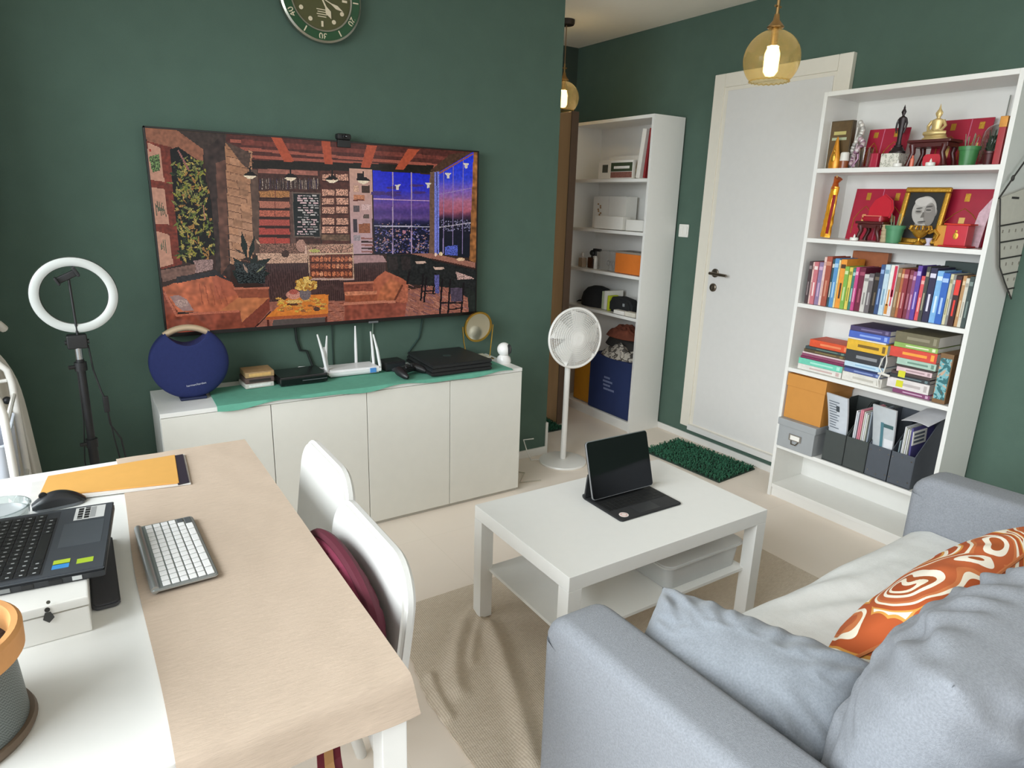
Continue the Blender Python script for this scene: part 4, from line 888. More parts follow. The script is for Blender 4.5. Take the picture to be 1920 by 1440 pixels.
def cushion(name, label, center, xdir, ydir, w_, h_, t_, m, seed=0, wr=.012, n=44, pinch=.06, extra=None, group=None, scl=6, piping=None):
    """pillow: xdir, ydir span its face"""
    M = frame(center, xdir, ydir)
    o = thing(name, label, 'cushion', tuple(center), 0, group)
    inv = o.matrix_basis.inverted() @ M
    b = B(inv)
    def f(sg):
        def fn(u, v):
            a, c = 2*u-1, 2*v-1
            x = w_/2*a*(1-pinch*(1-c*c)*a*a); y = h_/2*c*(1-pinch*(1-a*a)*c*c)
            p = max(0, (1-abs(a)**2.4)*(1-abs(c)**2.4)); z = sg*(t_/2*p**.42)
            cr = math.exp(-((1-abs(a))**2+(1-abs(c))**2)*3)
            d = wr*(noise.noise((x*scl+seed, y*scl*1.7, seed))+.5*noise.noise((x*scl*3+seed, y*scl*2, seed+4)))+wr*1.4*cr*math.sin(16*(abs(a)-abs(c))+seed)*p**.3
            rx = wr*1.1*math.sin(26*a+4*noise.noise((x*4, y*4, seed)))*math.exp(-((1-abs(c))/.28)**2)*p**.4
            z += sg*(d+rx)*p**.35
            if extra: z += extra(a, c, sg)*p**.3
            return (x, y, z)
        return fn
    b.grid(f(1), n, n, m); b.grid(f(-1), n, n, m)
    body = b.obj('cover', o, angle=75)
    bmw = bmesh.new(); bmw.from_mesh(body.data); bmesh.ops.remove_doubles(bmw, verts=bmw.verts[:], dist=1e-5); bmesh.ops.recalc_face_normals(bmw, faces=bmw.faces[:]); bmw.to_mesh(body.data); bmw.free()
    if piping:
        e = []; k_ = 30
        for i in range(k_): e.append((-1+2*i/k_, -1))
        for i in range(k_): e.append((1, -1+2*i/k_))
        for i in range(k_): e.append((1-2*i/k_, 1))
        for i in range(k_): e.append((-1, 1-2*i/k_))
        pts = [(w_/2*a*(1-pinch*(1-c*c)*a*a), h_/2*c*(1-pinch*(1-a*a)*c*c), 0) for a, c in e]
        b = B(inv); b.tube(pts, .004, piping, 6, True); b.obj('piping', o)
    return o
def creases(lines, amp, wd):
    def f(a, c, s):
        z = 0
        for (x1, y1, x2, y2, k) in lines:
            dx, dy = x2-x1, y2-y1; t = ((a-x1)*dx+(c-y1)*dy)/(dx*dx+dy*dy); tc_ = max(0, min(1, t)); d = math.hypot(a-x1-tc_*dx, c-y1-tc_*dy)
            z -= k*amp*math.exp(-(d/wd)**2)*(1-.5*abs(2*tc_-1))
            z += k*amp*.7*math.exp(-((d-wd*2)/wd)**2)*(1-.5*abs(2*tc_-1))
        return z*s
    return f
pil_x = creases([(-.9, .9, -.55, .2, 1), (-.75, .95, -.35, .45, .8), (-.3, .95, -.2, .5, .8), (0, .97, .05, .55, .7), (.3, .95, .3, .5, .8), (.6, .95, .5, .55, .6), (.85, .8, .7, .3, .7), (-.95, .3, -.6, .1, .6)], .008, .05)
big_x = creases([(-.9, -.1, 1, .5, .6), (-.4, .1, .3, -.1, 1.2), (-.2, .3, .35, .25, 1), (.0, -.05, .1, -.5, .8), (.1, .7, .5, .2, .8), (.25, .8, .65, .35, .8), (.4, .85, .8, .45, .7), (-.6, .5, -.3, .9, .6), (-.6, -.4, .0, -.3, 1.0)], .013, .05)
# pale blue-grey pillow against the near arm
PIL = mat('#898e95', .95, var=.15, vs=240, bump=.5, bs=700, spec=.15, sheen=.25)
cushion('scatter_pillow', 'plump light grey pillow propped against the near arm of the sofa', Vector((1.045, -2.382, .556)), (.35, -.94, .01), (.857, .1, .504), .46, .27, .215, PIL, 3.1, .014, 70, pinch=.07, extra=pil_x)
# orange patterned pillow
ORA = paisley('orange_paisley', 5.0, [(0, '#a84e28'), (.1, '#efe4cf'), (.16, '#a8582f'), (.22, '#f1e8d8'), (.30, '#b9613a'), (.42, '#c9784a'), (.48, '#f0e6d2'), (.54, '#b4572f'), (.66, '#d89a4c'), (.70, '#efe6d4'), (.76, '#b0562f')], seed=.35)
cushion('patterned_pillow', 'orange and white swirl patterned pillow leaning on the sofa back cushions', Vector((1.60, -2.50, .625)), (1, .03, .04), (.02, -.60, .8), .60, .36, .17, ORA, 7.7, .006, pinch=.05, piping=mat('#b86a3a', .8))
cushion('back_cushion', 'large crumpled grey back cushion nearest the camera on the sofa', Vector((1.265, -2.715, .685)), (1, 0, 0), (0, -.34, 1), .69, .42, .25, SF, 12.2, .022, 110, .03, extra=big_x, group='sofa back cushions', scl=4.5)
cushion('back_cushion', 'grey back cushion at the far end of the sofa by the bookcase', Vector((1.97, -2.72, .685)), (1, 0, 0), (0, -.34, 1), .69, .42, .24, SF, 5.3, .016, 50, .03, group='sofa back cushions', scl=4.5)

# ------------------------------------------------------------------ desk
DX0, DX1, DY0, DY1, DZ = -.375, .371, -2.232, -.997, .745
dk = thing('desk', 'white rectangular table by the side window with a beige runner', 'table', ((DX0+DX1)/2, (DY0+DY1)/2, 0))
b = W(dk); b.box(DX0, DX1, DY0, DY1, DZ-.022, DZ, LAC, .003); b.obj('tabletop', dk)
b = W(dk)
for a in ((DX0+.02, DX1-.02, DY0+.02, DY0+.045), (DX0+.02, DX1-.02, DY1-.045, DY1-.02), (DX0+.02, DX0+.045, DY0+.02, DY1-.02), (DX1-.045, DX1-.02, DY0+.02, DY1-.02)): b.box(*a, DZ-.06, DZ-.022, LAC, .001)
b.obj('apron', dk)
for x in (DX0, DX1-.045):
    for y in (DY0, DY1-.045): b = W(dk); b.box(x, x+.045, y, y+.045, 0, DZ-.022, LAC, .003); b.obj('leg', dk)
RUN = mat('#c0ad9b', .95, var=.075, vs=90, bump=.22, bs=260, spec=.1, stretch=(.35, 3, 3))
def runfn(u, v):
    L = 2.232-.997; t = v*(L+.022*2+.035)      # from far edge to the front drop
    y = DY1+.006-t; z = DZ+.003
    wob = .0012*noise.noise((u*5, v*14, 0))
    x = .028+u*(DX1-.028+.006)+.004*math.sin(v*9)*(1-u)
    if y < DY0-.004:
        d = (DY0-.004)-y; y = DY0-.004-.006*math.sin(min(1, d/.02)*PI/2)-.02*(d/.1)**2; z -= d+.0
        y -= .004*math.sin(u*9)*d/.09; x += .012*(d/.09)*u
    return (x, y, z+wob)
rn = B(); 
K_ = rn.sheet(runfn, 30, 130, .002, RUN); tag(rn.obj('table_runner', angle=50), 'beige woven runner lying along the right half of the white table', 'table runner')
# hanging right edge of the cloth
zt = DZ+.004

# chairs
CH = mat('#dddcd8', .3, var=.01)
def chair(x, yc, w_, label):
    t = thing('dining_chair', label, 'chair', (x-.2, yc, 0), 0, 'white chairs at the table')
    def P(dx, dy, z): return (.2+dx, dy, z)
    out = [(-w_/2, .03), (w_/2, .03)]
    H = .35
    b = B(); poly = []
    for sx in (1, -1):
        pts = [(w_/2, .0), (w_/2*1.02, H*.55)]+[(w_/2*1.02-.10+.10*math.cos(a), H-.10*1.05+.10*1.05*math.sin(a)-.0) for a in np.linspace(.15, PI/2, 8)]
        pts = [(sx*p_[0], p_[1]) for p_ in pts]; poly += pts if sx == 1 else pts[::-1]
    # bulge the top edge a little
    Mx = Matrix.Translation((.2-.06, 0, .455)) @ Matrix.Rotation(.13, 4, 'Y') @ frame((0, 0, 0), (0, 1, 0), (0, 0, 1))
    b.prism(poly, .03, CH, M=Mx, r=.009, seg=3); b.obj('backrest', t)
    b = B(); b.prism([(-.2, -w_*.45), (.17, -w_*.43), (.17, w_*.43), (-.2, w_*.45)], .03, CH, M=Matrix.Translation((0, 0, .435)), r=.01, seg=3); b.obj('seat', t)
    for s in (-1, 1):
        b = B(); b.tube([(.2-.06, s*(w_/2-.03), .46), (.2-.075, s*(w_/2-.03), .43), (.22, s*(w_/2-.02), .0)], [.02, .02, .015], CH, 12); b.obj('leg', t)
        b = B(); b.tube([(-.17, s*(w_/2-.04), .44), (-.2, s*(w_/2-.025), 0)], [.02, .015], CH, 12); b.obj('leg', t)
    b = B(); b.tube([(-.17, -(w_/2-.05), .42), (-.17, (w_/2-.05), .42)], .012, CH, 10); b.obj('rail', t)
    return t
chair(.528, -1.36, .40, 'white solid backed chair farther along the table toward the low cabinet')
chair(.48, -1.815, .43, 'white solid backed chair nearer the camera with the maroon bag on it')
# maroon quilted bag on the near chair's seat
MAR = mat('#84304a', .75, var=.12, vs=25, bump=.5, bs=60); MAR2 = mat('#541627', .8, var=.08)
bg_ = thing('quilted_bag', 'maroon quilted handbag propped against the back of the near white chair', 'bag', (.374, -1.815, .481))
def bagfn(sg):
    def fn(u, v):
        a = 2*u-1; y = .232*a*(1-.05*v); z = v*(.175+.09*math.sqrt(max(0, 1-a*a*.98))); 
        e = max(0, (1-a**6)*(1-(2*v-1)**6)); q = .004-.009*math.exp(-(math.sin((y+z)*44)/.22)**2)-.009*math.exp(-(math.sin((y-z)*44)/.22)**2)
        return (sg*(.008+.028*e**.6+1.3*q*e), y, z)
    return fn
b = B(Matrix.Rotation(.13, 4, 'Y')); b.grid(bagfn(-1), 110, 70, MAR); b.grid(bagfn(1), 60, 40, MAR2); b.obj('body', bg_, angle=75)
b = B(Matrix.Rotation(.13, 4, 'Y')); b.tube([(0, .224*math.cos(a), .178+.09*math.sin(a)) for a in np.linspace(.05, PI-.05, 20)], .014, MAR2, 8); b.obj('zip_edge', bg_)
ST = B()
b1 = PZ(592, 1400, .46); strap = [(.335, -1.95, .485), (.30, -2.01, .478), (.287, -2.06, .462), (.284, -2.11, .38), (.284, -2.13, .22), (.285, -2.10, .06)]
def ribbon(b, pts, wv, th, m):
    pts = [Vector(p) for p in pts]; V = []
    wv = Vector(wv)
    for i, p in enumerate(pts):
        t_ = (pts[min(i+1, len(pts)-1)]-pts[max(i-1, 0)]).normalized(); n_ = t_.cross(wv).normalized()
        V += [p-wv+n_*th, p+wv+n_*th, p+wv-n_*th, p-wv-n_*th]
    F = []
    for i in range(len(pts)-1):
        for k in range(4): F.append([i*4+k, i*4+(k+1) % 4, i*4+4+(k+1) % 4, i*4+4+k])
    F += [[0, 1, 2, 3], [len(V)-1, len(V)-2, len(V)-3, len(V)-4]]
    b.add(V, F, m)
loc = lambda q: [Vector(p)-Vector((.374, -1.815, .481)) for p in q]
b = B(); ribbon(b, loc(strap), (.024, .006, 0), .0015, mat('#6b1f2c', .7)); stp = b.obj('strap', bg_)
b = B(); ribbon(b, [p+Vector((-.001, -.003, .0022)) for p in loc(strap)], (.009, .002, 0), .001, mat('#b98c5a', .7)); b.obj('stripe', stp)

# ------------------------------------------------------------------ things on the desk
# envelope on a folder
e0, e1, e2, e3 = [PZ(u, v, zt+.006) for u, v in ((90, 893), (328, 853), (336, 905), (72, 932))]
fo = thing('document_folder', 'black edged clear document folder lying under the gold envelope', 'folder', (.03, -1.13, zt))
f0, f1, f2, f3 = [PZ(u, v, zt+.002) for u, v in ((60, 905), (346, 852), (358, 907), (55, 945))]
b = W(fo); q_f = [(p.x, p.y) for p in (f3, f2, f1, f0)]; b.prism(q_f, .003, mat('#d9d6d2', .25), M=Matrix.Translation((0, 0, zt))); b.obj('sleeve', fo)
g0, g1, g2, g3 = [PZ(u, v, zt+.003) for u, v in ((322, 857), (343, 853), (355, 905), (334, 910))]
b = W(fo); b.prism([(p.x, p.y) for p in (g3, g2, g1, g0)], .003, mat('#2f2a35', .4), M=Matrix.Translation((0, 0, zt+.003))); b.obj('spine', fo)
en = thing('envelope', 'gold manila envelope lying on the folder at the far end of the table', 'envelope', (.03, -1.13, zt+.0031)); b = W(en); b.prism([(p.x, p.y) for p in (e3, e2, e1, e0)], .004, mat('#d6a155', .55, var=.03), M=Matrix.Translation((0, 0, zt+.0032)), r=.001); b.obj('paper', en)
# flat keyboard
k0, k1, k2, k3 = [PZ(u, v, zt+.008) for u, v in ((251, 987), (361, 973), (411, 1078), (283, 1112))]
kc = (k0+k1+k2+k3)/4; ky = ((k0-k3)+(k1-k2)); ky.z = 0; kl = ky.length/2; kw = ((k1-k0).length+(k2-k3).length)/2; ky.normalize()
kb = thing('flat_keyboard', 'slim silver keyboard with white keys standing across the edge of the runner', 'keyboard', (kc.x, kc.y, zt), math.atan2(ky.y, ky.x)-PI/2)
b = B(); SIL = mat('#b4b8b8', .3, .7, .02); b.prism(rrect(kw, kl, .008), .006, SIL, M=Matrix.Translation((0, 0, .005)), r=.002); b.obj('body', kb)
b = B(); b.tube([(-kw/2+.008, -kl/2+.004, .009), (-kw/2+.008, kl/2-.004, .009)], .0075, SIL, 16); b.obj('battery_tube', kb)
b = B(); b.box(-kw/2+.004, -kw/2+.018, -kl/2+.008, kl/2-.008, .0108, .0116, mat('#8f9496', .3, .6), .0005); b.obj('top_strip', kb)
KW = mat('#ecebea', .4, var=.01); rows = 6; kws = (kw-.026)/rows
for r_ in range(rows):
    b = B(); n_ = 14 if r_ < 5 else 9; x0 = -kw/2+.021+r_*kws; sw_ = (kl-.012)/n_
    for c_ in range(n_):
        b.box(x0+.0012, x0+kws-.0012, -kl/2+.006+c_*sw_+.0012, -kl/2+.006+(c_+1)*sw_-.0012, .0108, .0128, KW if not (r_ >= 4 and c_ == n_-1) else mat('#55585a', .4), .001, 1)
    b.obj('key_row', kb)
for s in (-1, 1): B().box(-kw/2+.002, -kw/2+.014, s*kl*.44-.005, s*kl*.44+.005, 0, .004, mat('#7f8385', .4), .001).obj('foot', kb)
B().box(kw/2-.02, kw/2-.005, -kl*.4, kl*.4, 0, .0052, mat('#9fa3a4', .4), .001).obj('foot', kb)
# white box under the laptop, with a key hole
wb = thing('white_box', 'white lockable metal box under the laptop on the table', 'box', (-.20, -1.72, DZ))
b = W(wb); b.box(-.345, -.053, -1.849, -1.56, DZ, DZ+.05, WHITE, .003); b.obj('body', wb)
b = W(wb); b.box(-.347, -.051, -1.851, -1.558, DZ+.052, DZ+.07, WHITE, .004); b.obj('lid', wb)
p = PY(90, 1150, -1.8495); b = W(wb); b.tube([(p.x, -1.8495, p.z+.008), (p.x, -1.8525, p.z+.008)], .004, mat('#4a4a48', .3, .8), 14); b.prism([(-.004, 0), (.004, 0), (.008, -.012), (0, -.02), (-.008, -.012)], .002, mat('#3a3a38', .4), M=frame((p.x, -1.85, p.z+.003), (1, 0, 0), (0, 0, 1))); b.obj('lock', wb)
p = PY(91, 1132, -1.8515); b = W(wb); b.tube([(p.x, -1.851, p.z+.003), (p.x, -1.8525, p.z+.003)], .003, mat('#77776f', .3, .8), 12); b.obj('rivet', wb)
# laptop
lz = DZ+.0705; q0, q1, q2 = [PZ(u, v, lz+.021) for u, v in ((195, 1061), (184, 945), (0, 1132))]
ly = (q1-q0); ly.z = 0; lw = ly.length; 
lp = thing('laptop', 'dark grey laptop with stickers open on the white box', 'laptop', (q0.x, q0.y, lz), math.atan2(ly.y, ly.x)-PI/2-.10)
LD = .235; LG = mat('#4b4f55', .45, .3, .02); LB = mat('#25272a', .5, var=.03)
b = B(); b.prism([(-LD, 0), (0, 0), (0, lw), (-LD, lw)], .016, LB, r=.003); b.obj('base', lp)
b = B(); b.prism([(-LD, 0), (0, 0), (0, lw), (-LD, lw)], .005, LG, M=Matrix.Translation((0, 0, .016)), r=.0015); b.obj('palm_rest', lp)
rows = 6; kk = []
for r_ in range(rows):
    b = B(); x1 = -.098-r_*.0195; n_ = 15 if r_ else 8; ww = (lw-.03)/15
    y = .012
    for c_ in range(n_):
        s_ = ww if (r_ or c_ != 3) else ww*6.5
        if r_ == 0 and c_ > 3 : pass
        b.box(x1-.0175, x1, y+.0012, y+s_-.0012, .0212, .0226, KEY, .0012, 1); y += s_
    ob_ = b.obj('key_row', lp); b = B(); y = .012
    for c_ in range(n_):
        s_ = ww if (r_ or c_ != 3) else ww*6.5
        if r_ or c_ != 3: b.box(x1-.011, x1-.006, y+s_*.3, y+s_*.3+.003, .0225, .0228, mat('#b9bcbe', .5), 0)
        y += s_
    b.obj('legend', ob_)
B().box(-.205-.01, -.094, .008, lw-.012, .0206, .0212, mat('#303237', .5), .0005).obj('key_bed', lp)
B().box(-.082, -.012, lw*.36, lw*.72, .0209, .0214, mat('#54595f', .4, .2), .0008).obj('touchpad', lp)
ls = B().box(-.068, -.014, lw*.76, lw*.97, .0209, .0214, mat('#d6d6d4', .4), .0003).obj('spec_sticker', lp)
lb = B()
for i in range(9):
    for j in range(2): lb.box(-.062+j*.012, -.053+j*.012, lw*(.775+i*.021), lw*(.775+i*.021)+.0035+.002*((i*7+j) % 2), .0214, .0217, BLACK, 0)
lb.box(-.04, -.03, lw*.775, lw*.955, .0214, .0216, mat('#9fa0a0', .5), 0); lb.obj('print', ls)
for y0, x0, c in ((.06, -.082, '#b9cf3a'), (.035, -.082, '#3f8fd2'), (.045, -.045, '#a9c234')): B().box(x0, x0+.026, lw*y0*2.1, lw*y0*2.1+.018, .0209, .0214, mat(c, .4, var=.05), .0003).obj('sticker', lp)
b = B()
for k, (a, w_, m_) in enumerate(((-.17, .03, mat('#8a8c8c', .4, .6)), (-.125, .018, BLACK), (-.085, .02, mat('#17181a', .3)), (-.05, .015, mat('#c9cbcb', .4, .6)), (-.205, .02, BLACK))): b.box(a, a+w_, -.0012, .003, .004, .012, m_, .0005)
b.obj('ports', lp)
b = B(); Fl = frame((-LD+.004, 0, .02), (0, 1, 0), (-.42, 0, 1)); b.prism(rrect(lw, .215, .006, cx=lw/2, cy=.11), .006, LB, M=Fl @ Matrix.Translation((0, 0, -.003)), r=.002); b.obj('lid', lp)
b = B(); b.prism(rrect(lw-.02, .185, .002, cx=lw/2, cy=.115), .0006, mat('#0d0e10', .08), M=Fl @ Matrix.Translation((0, 0, .0031))); b.obj('display', lp)
b = B(); b.tube([(-LD+.003, .03, .018), (-LD+.003, lw-.03, .018)], .007, LB, 10); b.obj('hinge', lp)
# dark case beside the box
dc = thing('dark_case', 'slim dark grey case lying on the table beside the white box', 'case', (-.029, -1.645, DZ)); B().prism(rrect(.046, .29, .012), .011, mat('#46464a', .5, var=.04), r=.003).obj('case', dc)
# mouse
mo = thing('computer_mouse', 'black computer mouse lying beyond the laptop on the table', 'mouse', (-.105, -1.25, DZ), PI/2+.1); MB_ = mat('#232427', .3, var=.03)
def mousefn(u, v):
    a = 2*u-1; s = v; w_ = .031*(1-.25*math.sin(PI*s))*(math.sin(PI*min(.98, max(.02, s)))**.35); x = a*w_; y = .055*(1-2*s)
    return (x, y, .004+.034*math.sin(PI*min(1, (s*.9+.08)))**.8*max(0, 1-abs(a)**3)**.5)
b = B(); b.grid(mousefn, 24, 30, MB_); b.obj('shell', mo, angle=75)
b = B(); b.prism(rrect(.056, .108, .026), .006, mat('#6f7276', .4), r=.002); b.obj('base', mo)
B().lathe([(.001, -.003), (.008, -.003), (.009, 0), (.008, .003), (.001, .003)], BLACK, 16, M=frame((0, .03, .033), (0, 1, 0), (0, 0, 1))).obj('scroll_wheel', mo)
# glass bowl
gl = thing('glass_bowl', 'clear glass bowl at the edge of the picture beyond the laptop', 'bowl', (-.215, -1.335, DZ))
b = B(); b.lathe([(.001, 0), (.04, 0), (.055, .02), (.062, .055), (.064, .056), (.06, .057), (.052, .022), (.038, .004), (.001, .004)], glass('bowl_glass', '#e9eeee', .35), 36); b.obj('bowl', gl)
B().lathe([(.001, .04), (.054, .04), (.054, .042), (.001, .042)], mat('#a9aeb0', .3), 30).obj('cover_disc', gl)
# terracotta pot in its holder with a small cactus
pt = thing('potted_succulent', 'small plant in a terracotta rimmed pot with grey mesh sides on the table corner', 'potted plant', (-.238, -2.03, DZ)); TER = mat('#d79a5f', .7, var=.06, vs=30)
b = B(); b.lathe([(.098, .125), (.112, .123), (.113, .155), (.108, .16), (.1, .16), (.096, .15), (.094, .12)], TER, 56); b.lathe([(.001, .125), (.097, .125)], mat('#3a2a22', .95, var=.3, vs=120, bump=1, bs=90), 40); b.obj('pot_rim', pt)
MSH = bpy.data.materials.new('wire_mesh'); MSH.use_nodes = True; n_ = MSH.node_tree; pb_ = n_.nodes['Principled BSDF']; pb_.inputs['Roughness'].default_value = .45; pb_.inputs['Metallic'].default_value = .3
tcn = n_.nodes.new('ShaderNodeTexCoord'); vo = n_.nodes.new('ShaderNodeTexChecker'); vo.inputs['Scale'].default_value = 420; vo.inputs['Color1'].default_value = (*lin('#7c8280'), 1); vo.inputs['Color2'].default_value = (*lin('#5a605d'), 1)
n_.links.new(tcn.outputs['Object'], vo.inputs['Vector']); n_.links.new(vo.outputs['Color'], pb_.inputs['Base Color'])
b = B(); b.lathe([(.100, .01), (.103, .012), (.1, .07), (.096, .124), (.094, .124), (.098, .07), (.1, .012)], MSH, 56); b.obj('mesh_sides', pt)
b = B(); b.lathe([(.001, 0), (.109, 0), (.112, .006), (.109, .013), (.1, .013), (.001, .01)], mat('#6b5a4a', .5), 56); b.obj('base_ring', pt)
SUC = mat('#7f9a86', .7, var=.15, vs=30)
for k in range(9):
    a = .7*k; r_ = .02+.025*(k % 3); b = B(); b.tube([(r_*math.cos(a), r_*math.sin(a), .125), ((r_+.012)*math.cos(a), (r_+.012)*math.sin(a), .15), ((r_+.03)*math.cos(a), (r_+.03)*math.sin(a), .175+.012*(k % 2))], [.011, .012, .003], SUC, 8); b.obj('leaf', pt)
B().box(.03, .075, -.045, -.01, .15, .153, PAPER, .001).obj('white_tag', pt)

# ------------------------------------------------------------------ curtain and trolley at the left edge
CUR = mat('#e2ddd2', .85, var=.04, vs=20)
def curfn(u, v):
    z = .04+v*2.3; f = 1.0-abs(v-.43)*0
    tie = math.exp(-((z-1.06)/.16)**2); w_ = .17-.10*tie if z > 1.06 else .17+.05*(1.06-z)-.10*tie
    x = LX+.012+u*w_; y = -.15+.02*math.sin(u*26)*(1-.6*tie)+.25*(u-.5)*0
    return (x, y, z)
cu = thing('curtain', 'white curtain gathered by a tie in the corner left of the ring light', 'curtain', (LX+.1, -.15, .03)); b = W(cu)
b.grid(curfn, 60, 60, CUR); V2 = len(b.v); b.grid(lambda u, v: (curfn(u, v)[0], curfn(u, v)[1]+.004, curfn(u, v)[2]), 60, 60, CUR); b.obj('fabric', cu, angle=75)
b = W(cu); b.tube([(LX+.01, -.175, 1.1), (LX+.09, -.19, 1.06), (LX+.165, -.17, 1.02), (LX+.175, -.15, 1.0)], .014, CUR, 10); b.obj('tie', cu)
tr = thing('wire_trolley', 'white tube framed trolley with clear plastic bins left of the table', 'trolley', (-.31, -.55, 0)); TW = mat('#e6e3dc', .35, var=.01)
for y in (-.40, -.78):
    b = W(tr); b.tube([(-.228, y, .02), (-.228, y, .86), (-.235, y, .905), (-.26, y, .935), (-.30, y, .94), (-.345, y, .935), (-.375, y, .905), (-.385, y, .86), (-.385, y, .02)], .011, TW, 10); b.obj('side_frame', tr)
for z in (.2, .55, .82):
    b = W(tr); 
    for x in (-.228, -.385): b.tube([(x, -.40, z), (x, -.78, z)], .007, TW, 8)
    b.obj('rail', tr)
b = W(tr); b.tube([(-.375, -.40, .86), (-.24, -.40, .87)], .006, TW, 8); b.ell((-.25, -.392, .80), .013, BLACK, 10); b.obj('catch', tr)
BIN = milky('bin_plastic', '#dfe4ee', .75)
for k, (z, lab) in enumerate(((.56, 'upper clear plastic bin hanging in the white trolley'), (.21, 'lower clear plastic bin hanging in the white trolley'))):
    t = thing('plastic_bin', lab, 'bin', (-.305, -.59, z), 0, 'clear bins in the trolley'); b = B(); shell(b, .135, .35, .2, BIN, .92, .02); b.obj('tub', t)
    b = B(); b.tube([(x, y, .2) for x, y in rrect(.14, .355, .02)], .004, mat('#dce3ee', .3), 6, True); b.obj('rim', t)
sk = thing('brown_bundle', 'brown folded cloth inside the upper trolley bin', 'cloth', (-.305, -.55, .566)); B().ell((0, 0, .05), (.045, .1, .05), mat('#8a746a', .8, var=.1), 12).obj('cloth', sk)
# ------------------------------------------------------------------ bookcases
def bookcase(name, label, y0, y1, tops, H=2.02):
    t = thing(name, label, 'bookcase', ((XF+XW)/2, (y0+y1)/2, 0), 0, 'tall white bookcases'); XB = XW-.014; S = .018
    for a in (y0, y1-S): b = W(t); b.box(XF, XB, a, a+S, 0, H, LAC, .001); b.obj('side_panel', t)
    b = W(t); b.box(XF, XB, y0+S, y1-S, H-.02, H, LAC, .001); b.obj('top_panel', t)
    b = W(t); b.box(XB-.006, XB, y0+S, y1-S, .07, H-.02, LAC, 0); b.obj('back_panel', t)
    b = W(t); b.box(XF+.012, XF+.03, y0+S, y1-S, 0, .07, LAC, .001); b.obj('plinth', t)
    for z in tops: b = W(t); b.box(XF+.002, XB-.006, y0+S, y1-S, z-.02, z, LAC, .001); b.obj('shelf', t)
    return t
SA, SB_, SC_, SD, SE, S0 = 1.685, 1.364, 1.047, .716, .297, .072
bookcase('bookcase', 'tall white bookcase full of books and shrine pieces beside the sofa', -1.8715, -1.0715, [q-.0015 for q in (SA, SB_, SC_, SD, SE, S0)])
Q1, Q2, Q3, Q4, Q0 = 1.652, 1.326, 1.05, .78, .07
bookcase('bookcase', 'tall white bookcase in the corridor corner left of the white door', .028, .828, [q-.0015 for q in (Q1, Q2, Q3, Q4, Q0)])
YL, YR = -1.0895, -1.8535           # inside of the near bookcase

def book_mesh(b, w_, h_, d_, cover, M, accent=None, apos=.7, aw=.12, spine_round=True):
    """upright: thickness w_ along local y, height h_ along z, depth d_ along x (spine at x=0 facing -x)"""
    pg = PAPER
    b.box(.0015, d_-.003, -w_/2+.0015, w_/2-.0015, .003, h_-.003, pg, .0005, 1, M=M)
    b.box(0, d_, -w_/2, -w_/2+.0018, 0, h_, cover, .0005, 1, M=M); b.box(0, d_, w_/2-.0018, w_/2, 0, h_, cover, .0005, 1, M=M)
    b.box(-.0012, .0018, -w_/2, w_/2, 0, h_, cover, .001, 1, M=M)
    if accent:
        ac = mat(accent, .5, var=.05)
        b.box(-.0019, -.001, -w_/2+.002, w_/2-.002, h_*apos, h_*(apos+aw), ac, 0, M=M)
        b.box(-.0019, -.001, -w_*.16, w_*.16, h_*.2, h_*.52, ac, 0, M=M)
def bcol(h): return mat(h, .5, var=.1, vs=45)
